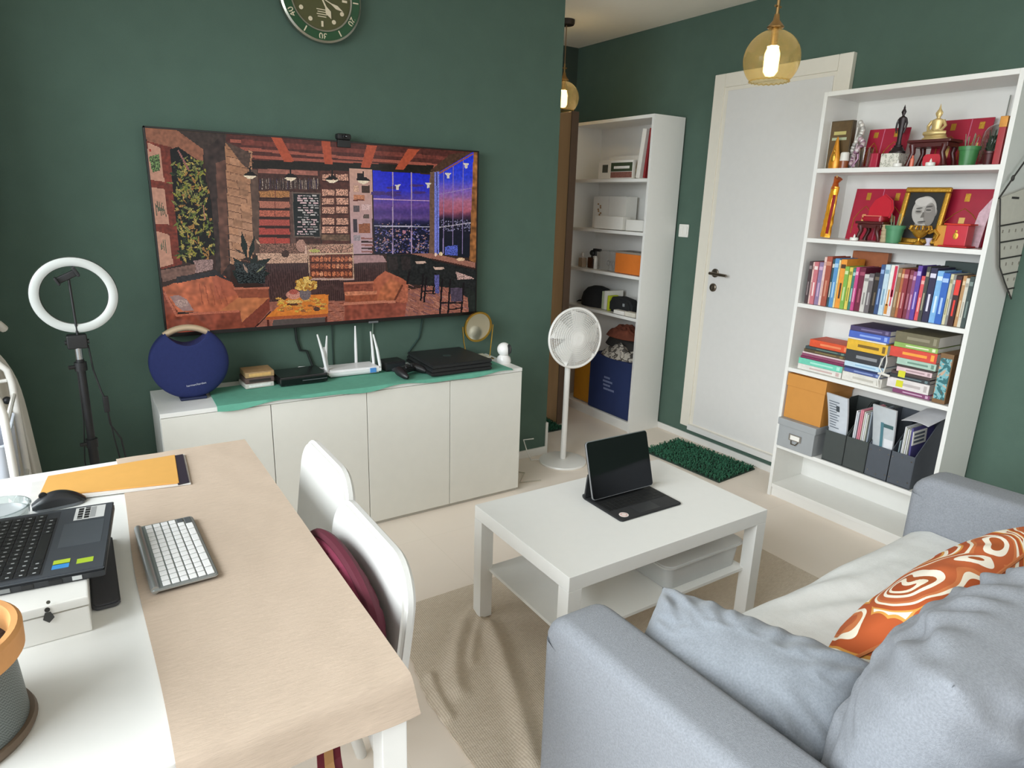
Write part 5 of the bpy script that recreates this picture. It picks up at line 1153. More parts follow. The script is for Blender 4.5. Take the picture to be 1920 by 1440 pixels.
ROW = [  # thickness, height, colour, accent, words
 (.017, .205, '#4b3b3e', '#8d7f80', 'dark maroon'), (.012, .203, '#e4bfb8', '#b98a86', 'pale pink thin'), (.021, .205, '#c7747c', '#f0dcd8', 'pink and white patterned'), (.022, .205, '#8d7b9d', '#c9a8c4', 'dusky purple'),
 (.014, .232, '#e9c8c1', '#cfa79f', 'tall pale pink'), (.027, .236, '#a65442', '#c98a72', 'tall rust brown'), (.013, .226, '#2c525c', '#d9d5c6', 'dark teal'), (.021, .23, '#5b92c4', '#a8cbe6', 'tall mid blue'), (.007, .224, '#e6d9a4', '#b8a76a', 'very thin cream'),
 (.027, .228, '#e9993a', '#4a3320', 'bright orange'), (.019, .198, '#7fae4d', '#cfe0a8', 'leaf green'), (.016, .196, '#d9c65c', '#8a8a3a', 'mustard yellow'), (.016, .194, '#3b7b72', '#a7cfc6', 'sea green'), (.015, .2, '#c44a84', '#e6a8c4', 'magenta pink'),
 (.026, .2, '#6b1f38', '#a04a62', 'deep wine red'), (.022, .172, '#ccc8c2', '#8d8a86', 'short white'), (.022, .178, '#6c6567', '#b0aaaa', 'short grey'), (.023, .184, '#2c2524', '#6a5c4c', 'short black'),
 (.018, .222, '#37517f', '#8aa4d0', 'navy blue'), (.021, .224, '#bdd2de', '#7d9fb6', 'pale sky blue'), (.018, .224, '#e6e2da', '#cf8a3c', 'orange footed white'), (.016, .226, '#dcd4d2', '#c92a4a', 'crimson topped white'),
 (.016, .214, '#8b6c4b', '#c0a884', 'olive brown'), (.013, .212, '#b6693f', '#e0b48c', 'burnt orange'), (.019, .212, '#8c3039', '#c98a8c', 'dark red'), (.016, .21, '#7b3142', '#b0707e', 'plum red'), (.014, .206, '#8d4c7c', '#cfa0c0', 'mauve'),
 (.018, .232, '#5c409a', '#b8a6dc', 'tall violet'), (.017, .19, '#e2565b', '#f0b0a8', 'short coral red'), (.015, .232, '#43433e', '#b0a890', 'tall charcoal'), (.026, .228, '#2b2646', '#d8d4e4', 'thick dark indigo'), (.025, .218, '#7eb3e2', '#d6e8f6', 'thick light blue'),
 (.026, .212, '#2f63b8', '#a8c4ea', 'thick royal blue'), (.012, .21, '#d0c8a2', '#9c946c', 'thin cream yellow'), (.011, .208, '#8c8a86', '#c8c4bc', 'thin grey'), (.022, .206, '#36191b', '#e0392f', 'black and red'), (.014, .208, '#ba8d5e', '#e0c49c', 'tan'), (.013, .2, '#d2cdbf', '#a8a294', 'cream'), (.017, .208, '#3d4a47', '#7c8c86', 'dark grey green')]
tot = sum(r[0] for r in ROW); avail = (-1.112)-(-1.846); sc_ = avail/tot; y = -1.112
prev = 'the left side of the bookcase'
for i, (w_, h_, c, ac, words) in enumerate(ROW):
    w2 = w_*sc_; yc = y-w2/2; y -= w2
    nxt = ROW[i+1][4] if i+1 < len(ROW) else None
    lab = (f'{words} book first in the upright row on the middle shelf' if i == 0 else f'{words} book at the far right end of the upright row' if nxt is None else f'{words} book between the {ROW[i-1][4]} and {nxt} ones')
    t = thing('book', lab, 'book', (XF+.018+.004*math.sin(i*2.3), yc, SC_), 0, 'upright books on the middle shelf')
    b = B(); ap, aw_ = (.82, .08)
    if 'crimson' in words: ap, aw_ = .38, .6
    if 'orange foot' in words: ap, aw_ = .03, .2
    if words == 'black and red': ap, aw_ = .62, .3
    book_mesh(b, w2*.97, h_, .15, bcol(c), Matrix(), ac, ap, aw_); b.obj('volume', t)
for y0, y1, h_, c, lab in ((-1.215, -1.39, .262, '#9c5a34', 'tall orange brown book standing behind the orange and green books'), (-1.40, -1.535, .222, '#3a2c26', 'dark brown book standing behind the short white and black books'), (-1.64, -1.80, .25, '#2c3a36', 'dark green book standing behind the indigo and blue books')):
    t = thing('book', lab, 'book', (XF+.20, (y0+y1)/2, SC_), 0, 'large books behind the upright row'); B().box(0, .03, -(y0-y1)/2, (y0-y1)/2, 0, h_, bcol(c), .002).obj('volume', t)

def flat_book(y0, y1, z, h_, d_, c, ac, lab, dx=.0, grp='stacked books', rz=0):
    t = thing('book', lab, 'book', (XF+.02+dx, (y0+y1)/2, z), rz, grp); L = abs(y1-y0); b = B(); cv = bcol(c)
    b.box(.0015, d_-.003, -L/2+.002, L/2-.002, .0015, h_-.0015, PAPER, .0005, 1); b.box(0, d_, -L/2, L/2, 0, .0016, cv, .0004, 1); b.box(0, d_, -L/2, L/2, h_-.0022, h_-.0006, cv, .0004, 1); b.box(-.001, .0018, -L/2, L/2, 0, h_-.0006, cv, .001, 1)
    if ac and h_ > .012:
        am = mat(ac, .5, var=.05); b.box(-.0017, -.001, -L*.3, L*.22, h_*.36, h_*.62, am, 0); b.box(-.0017, -.001, -L*.45, -L*.38, h_*.2, h_*.8, am, 0)
    b.obj('volume', t); return t
zs_ = SD
for h_, c, ac, d0, d1, lab in ((.028, '#d9d5ce', '#c4a8a4', 0, .0, 'white book at the bottom of the left stack'), (.03, '#6fc7ae', '#a9e0cf', .0, .0, 'mint green book second from the bottom of the left stack'), (.012, '#7a2f52', None, .006, .006, 'wine coloured thin book on the mint green one'), (.013, '#8d4a66', None, .01, .002, 'plum thin book in the left stack'), (.008, '#d9c0c4', None, .012, .01, 'pale pink thin book in the left stack'), (.016, '#5a4a34', '#8a7a4c', .016, .0, 'olive brown book in the left stack'), (.014, '#3b4a4c', '#6f8a7c', .02, .01, 'dark teal thin book under the red orange one'), (.036, '#d9532f', '#e88a5c', .035, .03, 'red orange book on top of the left stack')):
    flat_book(-1.128-d0, -1.362+.0-d1*.3, zs_, h_, .17-d0, c, ac, lab, d0*.5, 'books in the left stack'); zs_ += h_
zs_ = SD
for h_, c, ac, d0, lab in ((.042, '#d8d4cc', '#bdb8ae', .0, 'thick white book at the bottom of the middle stack'), (.018, '#4c5c94', '#8fa0cc', .012, 'slate blue book in the middle stack'), (.01, '#27345c', None, .012, 'dark navy thin book in the middle stack'), (.024, '#bcd4e4', '#8fb4cf', .004, 'pale blue book below the thick black one'), (.056, '#34363a', '#8a8c8f', -.0, 'thick black book in the middle stack'), (.05, '#dfb032', '#7a5c20', -.002, 'thick yellow book in the middle stack'), (.008, '#e4ded2', None, .0, 'thin white book on the yellow one'), (.032, '#4a66bc', '#8fa8e4', .0, 'bright blue book in the middle stack'), (.024, '#4a3f66', '#7a6f94', .004, 'grey violet book on top of the middle stack')):
    flat_book(-1.366-d0*.3, -1.556+.012-(.012 if h_ > .02 else 0), zs_, h_, .19, c, ac, lab, d0*.3, 'books in the middle stack'); zs_ += h_
zs_ = SD
for h_, c, ac, d0, d1, lab in ((.02, '#7c3f66', '#c4a0b8', .03, .0, 'purple thin book at the bottom of the right stack'), (.045, '#dcd4d2', '#b8aeac', .0, .01, 'thick white book with a yellow sticker in the right stack'), (.018, '#33363a', '#6a7c80', .006, .012, 'black thin book above the stickered white one'), (.014, '#4a3a38', None, .01, .014, 'dark brown thin book in the right stack'), (.022, '#d8bcc0', '#a88c90', .03, .01, 'pink white book in the right stack'), (.01, '#3f3634', None, .02, .01, 'very thin brown book in the right stack'), (.03, '#a9c4b4', '#6f8f80', .025, .0, 'grey mint book below the red one in the right stack'), (.045, '#d2483a', '#f0a040', -.012, .004, 'thick red book in the right stack'), (.022, '#8fb05c', '#dfe4c0', .0, .006, 'green book on the thick red one'), (.048, '#6f6850', '#8f8870', .0, .008, 'thick olive grey book on top of the right stack')):
    flat_book(-1.578-d0, -1.768+d1, zs_, h_, .2, c, ac, lab, .002, 'books in the right stack')
    if 'sticker' in lab:
        st = [o for o in C.objects if o.get('label') == lab][0]; B().box(-.0022, -.001, .02, .05, .008, .037, mat('#d2cf2e', .5), 0).obj('sticker', st)
    zs_ += h_
TEALP = ramp_pattern('teal_print', 26, [(0, '#6f5236'), (.32, '#3f6f74'), (.48, '#7fb2b8'), (.58, '#c8a58c'), (.66, '#3c8390')], 'noise', 1.5)
t = thing('patterned_book', 'upright thick book with a teal picture spine right of the stacks', 'book', (XF+.012, -1.806, SD)); b = B(); M_ = Matrix.Rotation(.0, 4, 'X')
b.box(0, .17, -.026, .026, 0, .215, mat('#7a5a38', .5, var=.1), .002); b.obj('volume', t); B().box(-.0018, -.0005, -.022, .022, .018, .195, TEALP, .0).obj('spine_picture', t)
t = thing('cord_knot', 'white cord tied in a bow between the middle and right stacks', 'cord', (XF+.006, -1.562, SD+.07)); b = B()
b.tube([(0, .0, 0), (-.004, .02, .03), (-.002, .012, .07), (0, 0, .09), (-.002, -.008, .06), (0, .0, 0)], .003, WHITE2, 6); b.tube([(0, .02, -.0), (-.006, 0, .004), (0, -.03, -.002)], .006, WHITE2, 6); b.tube([(0, .01, 0), (-.004, .016, -.03), (-.002, .01, -.062)], .003, WHITE2, 6); b.obj('cord', t)

# boxes and files on the low shelf
ORG = mat('#c98a3f', .55, var=.03)
t = thing('storage_box', 'grey cardboard storage box with a metal label holder on the low shelf', 'box', (XF+.11, -1.198, SE)); GRB = mat('#9b9ea0', .6, var=.04, vs=20)
b = B(); b.box(-.128, .14, -.102, .102, 0, .118, GRB, .003); b.obj('body', t); b = B(); b.box(-.134, .146, -.1085, .108, .116, .153, GRB, .003); b.obj('lid', t)
b = B(); b.box(-.1315, -.128, -.036, .036, .05, .085, CHROME, .003); b.box(-.133, -.1295, -.026, .026, .056, .079, PAPER, .001); b.obj('label_holder', t)
B().tube([(-.13, .02, .05), (-.14, .012, .035), (-.14, -.012, .035), (-.13, -.02, .05)], .003, STEEL, 8).obj('pull', t)
t = thing('storage_box', 'orange lidded box on top of the grey storage box', 'box', (XF+.12, -1.20, SE+.1535)); b = B(); b.box(-.112, .13, -.104, .104, 0, .18, ORG, .002); b.obj('body', t); b = B(); b.box(-.116, .134, -.1075, .1075, .17, .235, ORG, .002); b.obj('lid', t)
FIL_ = [(-1.39, '#3f4443', 0), (-1.50, '#3f4443', 1), (-1.61, '#4a4f57', 2), (-1.712, '#4a4f57', 3)]
FW_ = ('first magazine file from the boxes, stuffed with printed sheets', 'second magazine file from the boxes, holding pink and white booklets', 'third magazine file from the boxes, holding a grey booklet with a dark stripe', 'magazine file at the right end of the low shelf, holding curled papers')
PGR = [mat(c, .6, var=.06) for c in ('#c3c8cf', '#d8d8dc', '#d98a98', '#c8c8bc', '#8f99a4', '#4f4a80', '#b9bec2', '#7f8f96')]
for (yc, c, k), lab in zip(FIL_, FW_):
    t = thing('magazine_file', lab, 'magazine file', (XF+.01, yc, SE), 0, 'magazine files'); m_ = mat(c, .6, var=.05); ww = .103
    side = [(0, 0), (.24, 0), (.24, .30), (.17, .30), (.0, .155)]
    for s_ in (-1, 1):
        b = B(); b.prism(side, .003, m_, M=Matrix(((1, 0, 0, 0), (0, 0, 1, s_*ww/2-.0015), (0, 1, 0, 0), (0, 0, 0, 1)))); b.obj('side_panel', t)
    b = B(); b.box(0, .003, -ww/2, ww/2, 0, .155, m_, .001); b.obj('front_panel', t); b = B(); b.box(.237, .24, -ww/2, ww/2, 0, .30, m_, .001); b.obj('back_panel', t); b = B(); b.box(0, .24, -ww/2, ww/2, 0, .003, m_, 0); b.obj('bottom', t)
    if k > 1:
        b = B()
        for y_, z_ in ((-.4, .03), (-.4, .13), (.4, .03), (.4, .13), (0, .02), (0, .14)): b.lathe([(.001, 0), (.004, 0), (.003, .002), (.001, .002)], CHROME, 10, M=xface((-.0005, y_*ww, z_)))
        b.obj('rivets', t)
def sheet(name, lab, yc, th, h_, lean, m_, M0=None, d_=.2, dx=.02, fan=0, grp='papers in the magazine files', mark=None):
    t = thing(name, lab, 'papers', (XF+.01+dx, yc, SE+.006), 0, grp); b = B(); Mx = Matrix.Rotation(lean, 4, 'Y') @ Matrix.Rotation(fan, 4, 'X')
    b.box(0, d_, -th/2, th/2, 0, h_, m_, .001, 1, M=Mx); b.obj('sheets', t)
    if mark: b = B(); mark(b, Mx, th, h_); b.obj('print', t)
    return t
INK = mat('#5c6470', .6, var=.1)
def curl(name, lab, yc, y_w, z0, z1, lean, m_, grp='papers in the magazine files', mark=None):
    """a sheaf facing the room, leaning out of its file"""
    t = thing(name, lab, 'papers', (XF+.012, yc, SE), 0, grp); b = B()
    def fn(u, v): return ((.012+lean*v*v+.04*(u-.5)**2), (u-.5)*y_w*(1+.25*v)*-1+.012*v, z0+v*(z1-z0)-.012*(u-.3)**2)
    b.grid(fn, 12, 14, m_); b.grid(lambda u, v: tuple(Vector(fn(u, v))+Vector((.012, 0, 0))), 12, 14, PGR[1])
    for u in (0, 1): b.grid(lambda a, v, u=u: tuple(Vector(fn(u, v))+Vector((.012*a, 0, 0))), 1, 14, PGR[1])
    for v in (0, 1): b.grid(lambda u, a, v=v: tuple(Vector(fn(u, v))+Vector((.012*a, 0, 0))), 12, 1, PGR[1])
    b.obj('sheets', t)
    if mark:
        b = B()
        for (u0, u1, v0, v1, mm) in mark: b.grid(lambda u, v: tuple(Vector(fn(u0+u*(u1-u0), v0+v*(v1-v0)))+Vector((-.0012, 0, 0))), 6, 4, mm)
        b.obj('print', t)
txt_rows = [(.12, .12+.55*rnd.uniform(.6, 1), .42+.045*k, .435+.045*k, INK) for k in range(11)]
curl('paper_sheaf', 'bluish printed sheets leaning out of the first magazine file', -1.388, .086, .05, .345, -.045, PGR[0], mark=txt_rows+[(.5, .66, .72, .82, mat('#3f464c', .6))])
for k, (c, dy, h_) in enumerate(((1, .034, .29), (0, .026, .285), (2, .014, .3), (2, .006, .3), (3, -.004, .295), (1, -.012, .29), (3, -.02, .285), (4, -.034, .305))):
    nm = ('white booklet nearest the boxes', 'lavender booklet', 'first pink booklet', 'second pink booklet', 'beige booklet beside the pink ones', 'white booklet beside the beige one', 'light grey booklet', 'blue grey booklet')[k]
    sheet('booklet', nm+' in the second magazine file', -1.50+dy, .006, h_-.01, .0, PGR[c], d_=.19, dx=.016)
curl('paper_sheaf', 'grey booklet with dark teal stripes leaning in the third magazine file', -1.609, .086, .05, .345, -.03, PGR[6], mark=[(.42, .56, .1, .75, mat('#4a7682', .6)), (.45, .95, .68, .74, mat('#3f5f62', .6)), (.62, 1, .2, .5, PGR[1])])
for k, (c, dy, h_) in enumerate(((7, .03, .2), (1, .018, .27), (3, .012, .265), (1, .004, .262), (3, -.004, .26))):
    sheet('booklet', ('grey booklet', 'white booklet nearest the black divider', 'beige booklet', 'white booklet among beige ones', 'beige booklet beside the violet folder')[k]+' in the last magazine file', -1.712+dy, .005, h_, 0, PGR[c], d_=.19, dx=.016)
t = thing('violet_folder', 'violet folder with a printed white label in the last magazine file', 'folder', (XF+.03, -1.735, SE+.006)); b = B(); b.box(0, .19, -.004, .004, 0, .27, PGR[5], .001, M=Matrix.Rotation(-.05, 4, 'X')); b.obj('cover', t)
b = B(); b.box(.0, .12, -.006, -.0035, .19, .255, PAPER, .0005, M=Matrix.Rotation(-.05, 4, 'X')); 
for k in range(3): b.box(.01, .1, -.0068, -.0055, .2+.018*k, .21+.018*k, INK, 0, M=Matrix.Rotation(-.05, 4, 'X'))
b.obj('label_sheet', t)
t = thing('curled_sheet', 'large curled white sheet flopping over the last magazine file', 'paper', (XF+.03, -1.712, SE)); b = B()
b.sheet(lambda u, v: (.0+.19*u, .045-.115*v-.01*u, .262+.07*math.sin(1.1*v+.55)+.03*u-.03*v), 10, 16, .0015, PGR[1]); b.obj('sheet', t)

# ------------------------------------------------------------------ shrine shelves
def at(u, v, x): p = PX(u, v, x); return p.y, p.z
REDC = mat('#a51d38', .35, var=.06); RED = mat('#c0142c', .4, var=.05, sheen=.2); DRED = mat('#5a1416', .35, var=.08); GLD = mat('#c9993c', .35, .75, .08, vs=80, bump=.4, bs=200); GRP = mat('#3f7a45', .35, var=.1, vs=30); DWOOD = mat('#4a1715', .3, var=.12, vs=20)
# standing booklets: two hinged panels
def booklet(lab, yc, w_, h_, z, x, col=REDC, lean=.16, split=.5, emblem=True, grp='red folded booklets', rz=0):
    t = thing('folded_booklet', lab, 'booklet', (x, yc, z), rz, grp); Mx = Matrix.Rotation(lean, 4, 'Y')
    for s_, (a, c_) in enumerate(((w_/2, w_/2-w_*split), (w_/2-w_*split, -w_/2))):
        b = B(); b.box(0, .006, c_+.001, a, 0, h_, col, .001, M=Mx); pn = b.obj('cover', t)
        if emblem:
            m_ = (a+c_)/2; ww = (a-c_); b = B(Mx)
            arch = [(-.0012, m_+ww*.34, h_*.12), (-.0012, m_+ww*.34, h_*.42), (-.0012, m_+ww*.18, h_*.56), (-.0012, m_, h_*.66), (-.0012, m_-ww*.18, h_*.56), (-.0012, m_-ww*.34, h_*.42), (-.0012, m_-ww*.34, h_*.12)]
            b.tube(arch, .0016, GLD, 5); b.box(-.0016, 0, m_-.01, m_+.01, h_*.78, h_*.92, GLD, .0005); b.box(-.0016, 0, m_-ww*.06, m_+ww*.06, h_*.2, h_*.5, mat('#dcb46a', .5, .3), .0005); b.obj('gold_print', pn)
    b = B(); b.box(-.002, .008, w_/2-w_*split-.002, w_/2-w_*split+.002, 0, h_, mat('#c86a86', .25), .001, M=Mx); b.obj('fold', t)
    return t
def tealight(lab, y, z, x):
    t = thing('tea_light', lab, 'candle', (x, y, z), 0, 'white tea lights on the shrine shelves'); b = B(); b.lathe([(.001, 0), (.018, 0), (.0185, .012), (.017, .014), (.001, .0135)], WHITE, 20); b.obj('cup', t); b = B(); b.lathe([(.004, .0135), (.005, .018), (.003, .024), (.0005, .03)], PAPER, 10); b.obj('flame_tip', t)
def pot(lab, y, z, x, r, h_, col, sticks=True):
    t = thing('incense_pot', lab, 'pot', (x, y, z), 0, 'green incense pots'); b = B(); b.lathe([(.001, 0), (r*.74, 0), (r*.9, h_*.8), (r*1.0, h_*.8), (r*1.04, h_), (r*.94, h_), (r*.9, h_*.86), (.001, h_*.84)], col, 28); b.obj('pot', t)
    b = B()
    for k in range(9 if sticks else 0): a = k*.75; b.tube([(.4*r*math.cos(a), .4*r*math.sin(a), h_*.8), (.62*r*math.cos(a+.2), .62*r*math.sin(a+.2), h_*(1.35+.16*(k % 3)))], .0013, mat('#7c8a72', .7), 5)
    if sticks: b.obj('incense_sticks', t)
    return t
def altar(lab, y, z, x, w_, d_, h_):
    t = thing('altar_table', lab, 'small table', (x, y, z+.003), 0, 'small dark altar tables'); b = B(); b.box(-d_/2, d_/2, -w_/2, w_/2, h_-.012, h_, DWOOD, .003); b.box(-d_/2+.006, d_/2-.006, -w_/2+.01, w_/2-.01, h_-.03, h_-.012, DWOOD, .002)
    b.obj('tabletop', t)
    for sx in (-1, 1):
        for sy_ in (-1, 1):
            b = B(); px, py = sx*(d_/2-.012), sy_*(w_/2-.022); b.tube([(px, py, h_-.02), (px, py-sy_*.006, h_*.5), (px, py+sy_*.004, h_*.2), (px, py+sy_*.008, 0)], [.013, .010, .009, .012], DWOOD, 10); b.obj('leg', t)
    return t
# upper shelf
z = SA; 
y, _ = at(1588, 300, XF+.10)
t = thing('picture_box', 'dark brown upright box with a gold figure print at the left of the top shelf', 'box', (XF+.06, -1.142, z)); b = B(); b.box(0, .03, -.056, .05, 0, .212, mat('#4a3a20', .45, var=.12, vs=30), .002); b.obj('body', t); b = B(); b.box(-.001, .0, -.052, .046, .004, .208, mat('#5a4526', .45, var=.2, vs=40), 0); b.box(-.0018, -.0008, -.03, .03, .15, .165, mat('#b9ad6a', .5), 0); b.box(-.0018, -.0008, -.036, .036, .126, .138, mat('#a8b090', .5), 0); b.obj('front_print', t); B().box(.002, .028, .05, .052, .002, .21, PAPER, 0).obj('page_edge', t)
t = thing('amulet_figurine', 'golden pointed amulet figurine in front of the dark brown box', 'figurine', (XF+.035, -1.15, z)); AMBR = mat('#c98420', .35, .35, .15, vs=60)
b = B(); b.lathe([(.001, 0), (.026, 0), (.028, .02), (.024, .05), (.016, .08), (.012, .1), (.006, .13), (.001, .14)], AMBR, 20, M=Matrix.Diagonal((.6, 1, 1, 1))); b.obj('body', t); b = B(); b.ell((-.012, 0, .045), (.006, .012, .022), GLD, 10); b.ell((-.01, 0, .076), (.005, .006, .008), GLD, 8); b.obj('relief', t)
t = thing('small_jar', 'small white jar with an amber foot beside the golden figurine', 'jar', (XF+.04, -1.195, z)); b = B(); b.lathe([(.001, 0), (.02, 0), (.021, .03), (.02, .032), (.001, .032)], mat('#8a4a26', .3, var=.1), 18); b.obj('foot', t); b = B(); b.lathe([(.001, .032), (.02, .032), (.019, .066), (.015, .07), (.001, .07)], WHITE2, 18); b.obj('cup', t)
def garland(name, lab, y, x, cols, h_, seed):
    r = random.Random(seed); t = thing(name, lab, 'garland', (x, y, z)); b = B()
    for k in range(16): u = k/15; b.ell((.012*math.sin(9*u), .02*math.sin(5*u+1), .02+u*h_), (.011, .011, .011), mat(cols[k % len(cols)], .4, .2, .1), 8)
    b.obj('beads', t); b = B(); b.tube([(0, 0, .004), (.004, .01, .06), (-.002, .0, h_)], .004, mat(cols[0], .5), 6); b.tube([(0, .01, .005), (.0, -.012, .04), (0, -.004, .09)], .005, mat(cols[1], .4, .3), 6); b.obj('stem', t)
garland('silver_garland', 'tall silver grey flower garland beside the dark brown box', -1.215, XF+.075, ('#c9c6c0', '#a9a6a2', '#d8d4cc'), .18, 1)
garland('pink_garland', 'pinkish silver flower garland in front of the small red booklet', -1.245, XF+.045, ('#b9a0a8', '#8f6a80', '#cfc0c4'), .105, 2)
booklet('small red folded booklet behind the garlands on the top shelf', -1.325, .185, .175, z, XF+.12, split=.38, emblem=True)
t = thing('glass_cup', 'clear drinking glass in front of the small red booklet', 'glass', (XF+.03, -1.30, z)); B().lathe([(.001, 0), (.024, 0), (.03, .085), (.0285, .085), (.023, .004), (.001, .004)], glass('cup_glass', '#eeeae2', .35), 24).obj('cup', t); 
t = thing('red_cup', 'small dark red box beside the drinking glass on the top shelf', 'box', (XF+.05, -1.338, z)); B().box(-.02, .02, -.018, .018, 0, .06, REDC, .003).obj('body', t)
t = thing('patterned_box', 'white patterned box under the dark standing statue', 'box', (XF+.08, -1.40, z)); b = B(); b.box(-.04, .05, -.042, .036, 0, .058, ramp_pattern('grey_print', 60, [(0, '#d9d6cc'), (.5, '#a9a89a'), (.58, '#dedbd2'), (.66, '#6f7264')], 'noise', 1), .002); b.obj('body', t)
# standing dark figure: one continuous body
BRZ = mat('#2e2426', .4, .4, .1, vs=50)
t = thing('standing_statue', 'dark slender standing statue on a stepped base on the patterned box', 'statue', (XF+.09, -1.405, z+.0585)); t.scale = (.78, .78, .78)
b = B(); b.lathe([(.001, 0), (.045, 0), (.044, .012), (.034, .02), (.03, .03), (.022, .036), (.024, .044), (.001, .046)], BRZ, 20, M=Matrix.Diagonal((.7, 1, 1, 1))); b.obj('base', t)
b = B(); prof = [(.001, .044), (.016, .046), (.012, .07), (.013, .1), (.017, .125), (.0155, .14), (.017, .155), (.022, .178), (.021, .19), (.008, .198), (.0065, .203), (.0105, .211), (.0115, .221), (.009, .231), (.005, .236), (.006, .24), (.002, .252), (.0005, .258)]
b.lathe(prof, BRZ, 20, M=Matrix.Diagonal((.62, 1, 1, 1))); 
for s_ in (-1, 1): b.tube([(0, s_*.019, .185), (0, s_*.027, .16), (-.004, s_*.026, .135), (-.006, s_*.02, .11)], [.006, .0058, .005, .004], BRZ, 8); b.ell((0, s_*.0115, .22), (.002, .002, .005), BRZ, 6)
b.ell((-.0072, 0, .219), (.0018, .0016, .003), BRZ, 6); b.obj('figure', t)
altar('low dark red altar table under the golden seated statue on the top shelf', -1.55, z, XF+.10, .175, .11, .105)
t = thing('seated_statue', 'small golden seated statue on the altar table of the top shelf', 'statue', (XF+.10, -1.548, z+.109)); PGO = mat('#d9bf84', .4, .45, .06)
b = B(); b.lathe([(.001, 0), (.04, 0), (.042, .006), (.034, .012), (.036, .018), (.001, .019)], PGO, 24, M=Matrix.Diagonal((.7, 1.25, 1, 1))); b.obj('base', t)
b = B(); b.tube([(-.008, -.044, .026), (-.022, -.016, .026), (-.024, .01, .025), (-.01, .042, .026)], [.008, .011, .011, .008], PGO, 10); b.lathe([(.001, .02), (.026, .022), (.024, .036), (.019, .05), (.024, .07), (.022, .079), (.008, .085), (.007, .089), (.012, .097), (.0125, .107), (.009, .116), (.005, .121), (.004, .126), (.0015, .137), (.0004, .142)], PGO, 20, M=Matrix.Diagonal((.65, 1, 1, 1)))
for s_ in (-1, 1): b.tube([(0, s_*.022, .076), (-.002, s_*.034, .055), (-.014, s_*.026, .036), (-.022, s_*.004, .034)], [.007, .0065, .006, .005], PGO, 8); b.ell((0, s_*.0125, .105), (.002, .002, .006), PGO, 6)
b.ell((-.0088, 0, .104), (.002, .0018, .003), PGO, 6); b.obj('figure', t)
booklet('wide red folded booklet behind the golden seated statue', -1.60, .22, .2, z, XF+.19, split=.62)
t = thing('red_cloth_box', 'red rounded box under the altar table on the top shelf', 'box', (XF+.09, -1.565, z)); B().prism(rrect(.07, .05, .016, cy=.025), .05, RED, M=Matrix(((0, 0, 1, -.02), (-1, 0, 0, 0), (0, 1, 0, 0), (0, 0, 0, 1)))).obj('body', t)
t = thing('small_bottle', 'tiny red and white bottle under the left side of the altar table', 'bottle', (XF+.045, -1.50, z)); b = B(); b.lathe([(.001, 0), (.008, 0), (.008, .03), (.004, .036), (.004, .045), (.001, .046)], mat('#d8735a', .3, var=.1), 12); b.obj('body', t)
tealight('white tea light in front of the dark standing statue', -1.45, z, XF+.028); tealight('white tea light in front of the top shelf altar table', -1.585, z, XF+.028)
pot('green pot holding incense sticks on the top shelf', -1.712, z, XF+.055, .038, .072, GRP)
t = thing('glass_dome', 'clear glass dome with a small dark plant inside at the right of the top shelf', 'glass dome', (XF+.175, -1.748, z)); b = B(); b.lathe([(.05, 0), (.05, .11), (.046, .135), (.034, .152), (.018, .162), (.001, .165)], glass('dome_glass', '#eef2f0', .3), 28); b.obj('dome', t)
b = B(); b.lathe([(.001, 0), (.056, 0), (.056, .008), (.001, .008)], WHITE2, 28); b.obj('base', t); b = B(); r_ = random.Random(5)
for k in range(26): b.ell((r_.uniform(-.02, .02), r_.uniform(-.02, .02), .02+.1*k/26), (.009, .009, .007), mat('#26362a', .8, var=.2), 6)
b.obj('plant', t)
t = thing('tall_stick', 'single long thin stick rising above the glass dome', 'stick', (XF+.246, -1.74, z)); B().tube([(0, 0, 0), (.0, .004, .17), (0, .002, .28)], .0022, mat('#8a8c84', .6), 6).obj('stick', t)
t = thing('red_plant_pot', 'small dark red pot with a dark plant at the right of the top shelf', 'potted plant', (XF+.05, -1.79, z)); b = B(); b.lathe([(.001, 0), (.016, 0), (.022, .04), (.025, .042), (.025, .05), (.001, .046)], mat('#4a1a1c', .4, var=.1), 20); b.obj('pot', t); b = B()
for k in range(12): a = k*.8; b.tube([(.004*math.cos(a), .004*math.sin(a), .046), (.016*math.cos(a), .016*math.sin(a), .07+.03*(k % 3))], [.004, .001], mat('#2c3a2c', .8), 5)
b.obj('leaves', t)
t = thing('incense_box', 'tall red and gold incense box at the right end of the top shelf', 'box', (XF+.035, -1.825, z)); b = B(); b.box(-.01, .012, -.012, .012, 0, .17, mat('#a3242c', .4, var=.1), .002, M=Matrix.Rotation(.0, 4, 'X')); b.obj('body', t); b = B(); b.box(-.0115, .0135, -.0135, .0135, .135, .175, mat('#c98a3a', .4, .3, .15), .002); b.obj('gold_top', t)
# second shelf
z = SB_
t = thing('incense_pack', 'tall orange and yellow foil pack leaning at the left of the second shelf', 'pack', (XF+.06, -1.145, z+.003)); FOI = mat('#dd9a22', .25, .45, .2, vs=25)
b = B(); Mx = Matrix.Rotation(.06, 4, 'X')
def foil(u, v): a = 2*PI*u; w_ = .026*(1-.25*v); return (.014*math.cos(a)+.002*noise.noise((u*9, v*12, 1)), w_*math.sin(a)+.003*noise.noise((u*8, v*9, 4)), .002+v*.235)
b.grid(foil, 20, 40, FOI, M=Mx); b.obj('foil', t); b = B(); b.tube([(0, 0, .225), (.004, .004, .255), (0, -.006, .275)], [.018, .012, .02], mat('#b8581e', .3, .3, .2), 10, M=Mx); b.tube([(0, 0, .27), (.0, .004, .288)], .003, mat('#c9a868', .6), 6, M=Mx); b.obj('gathered_top', t); b = B(); b.box(-.0165, -.0125, -.02, -.006, .02, .2, mat('#8f1f20', .3), .001, M=Mx); b.obj('red_stripe', t)
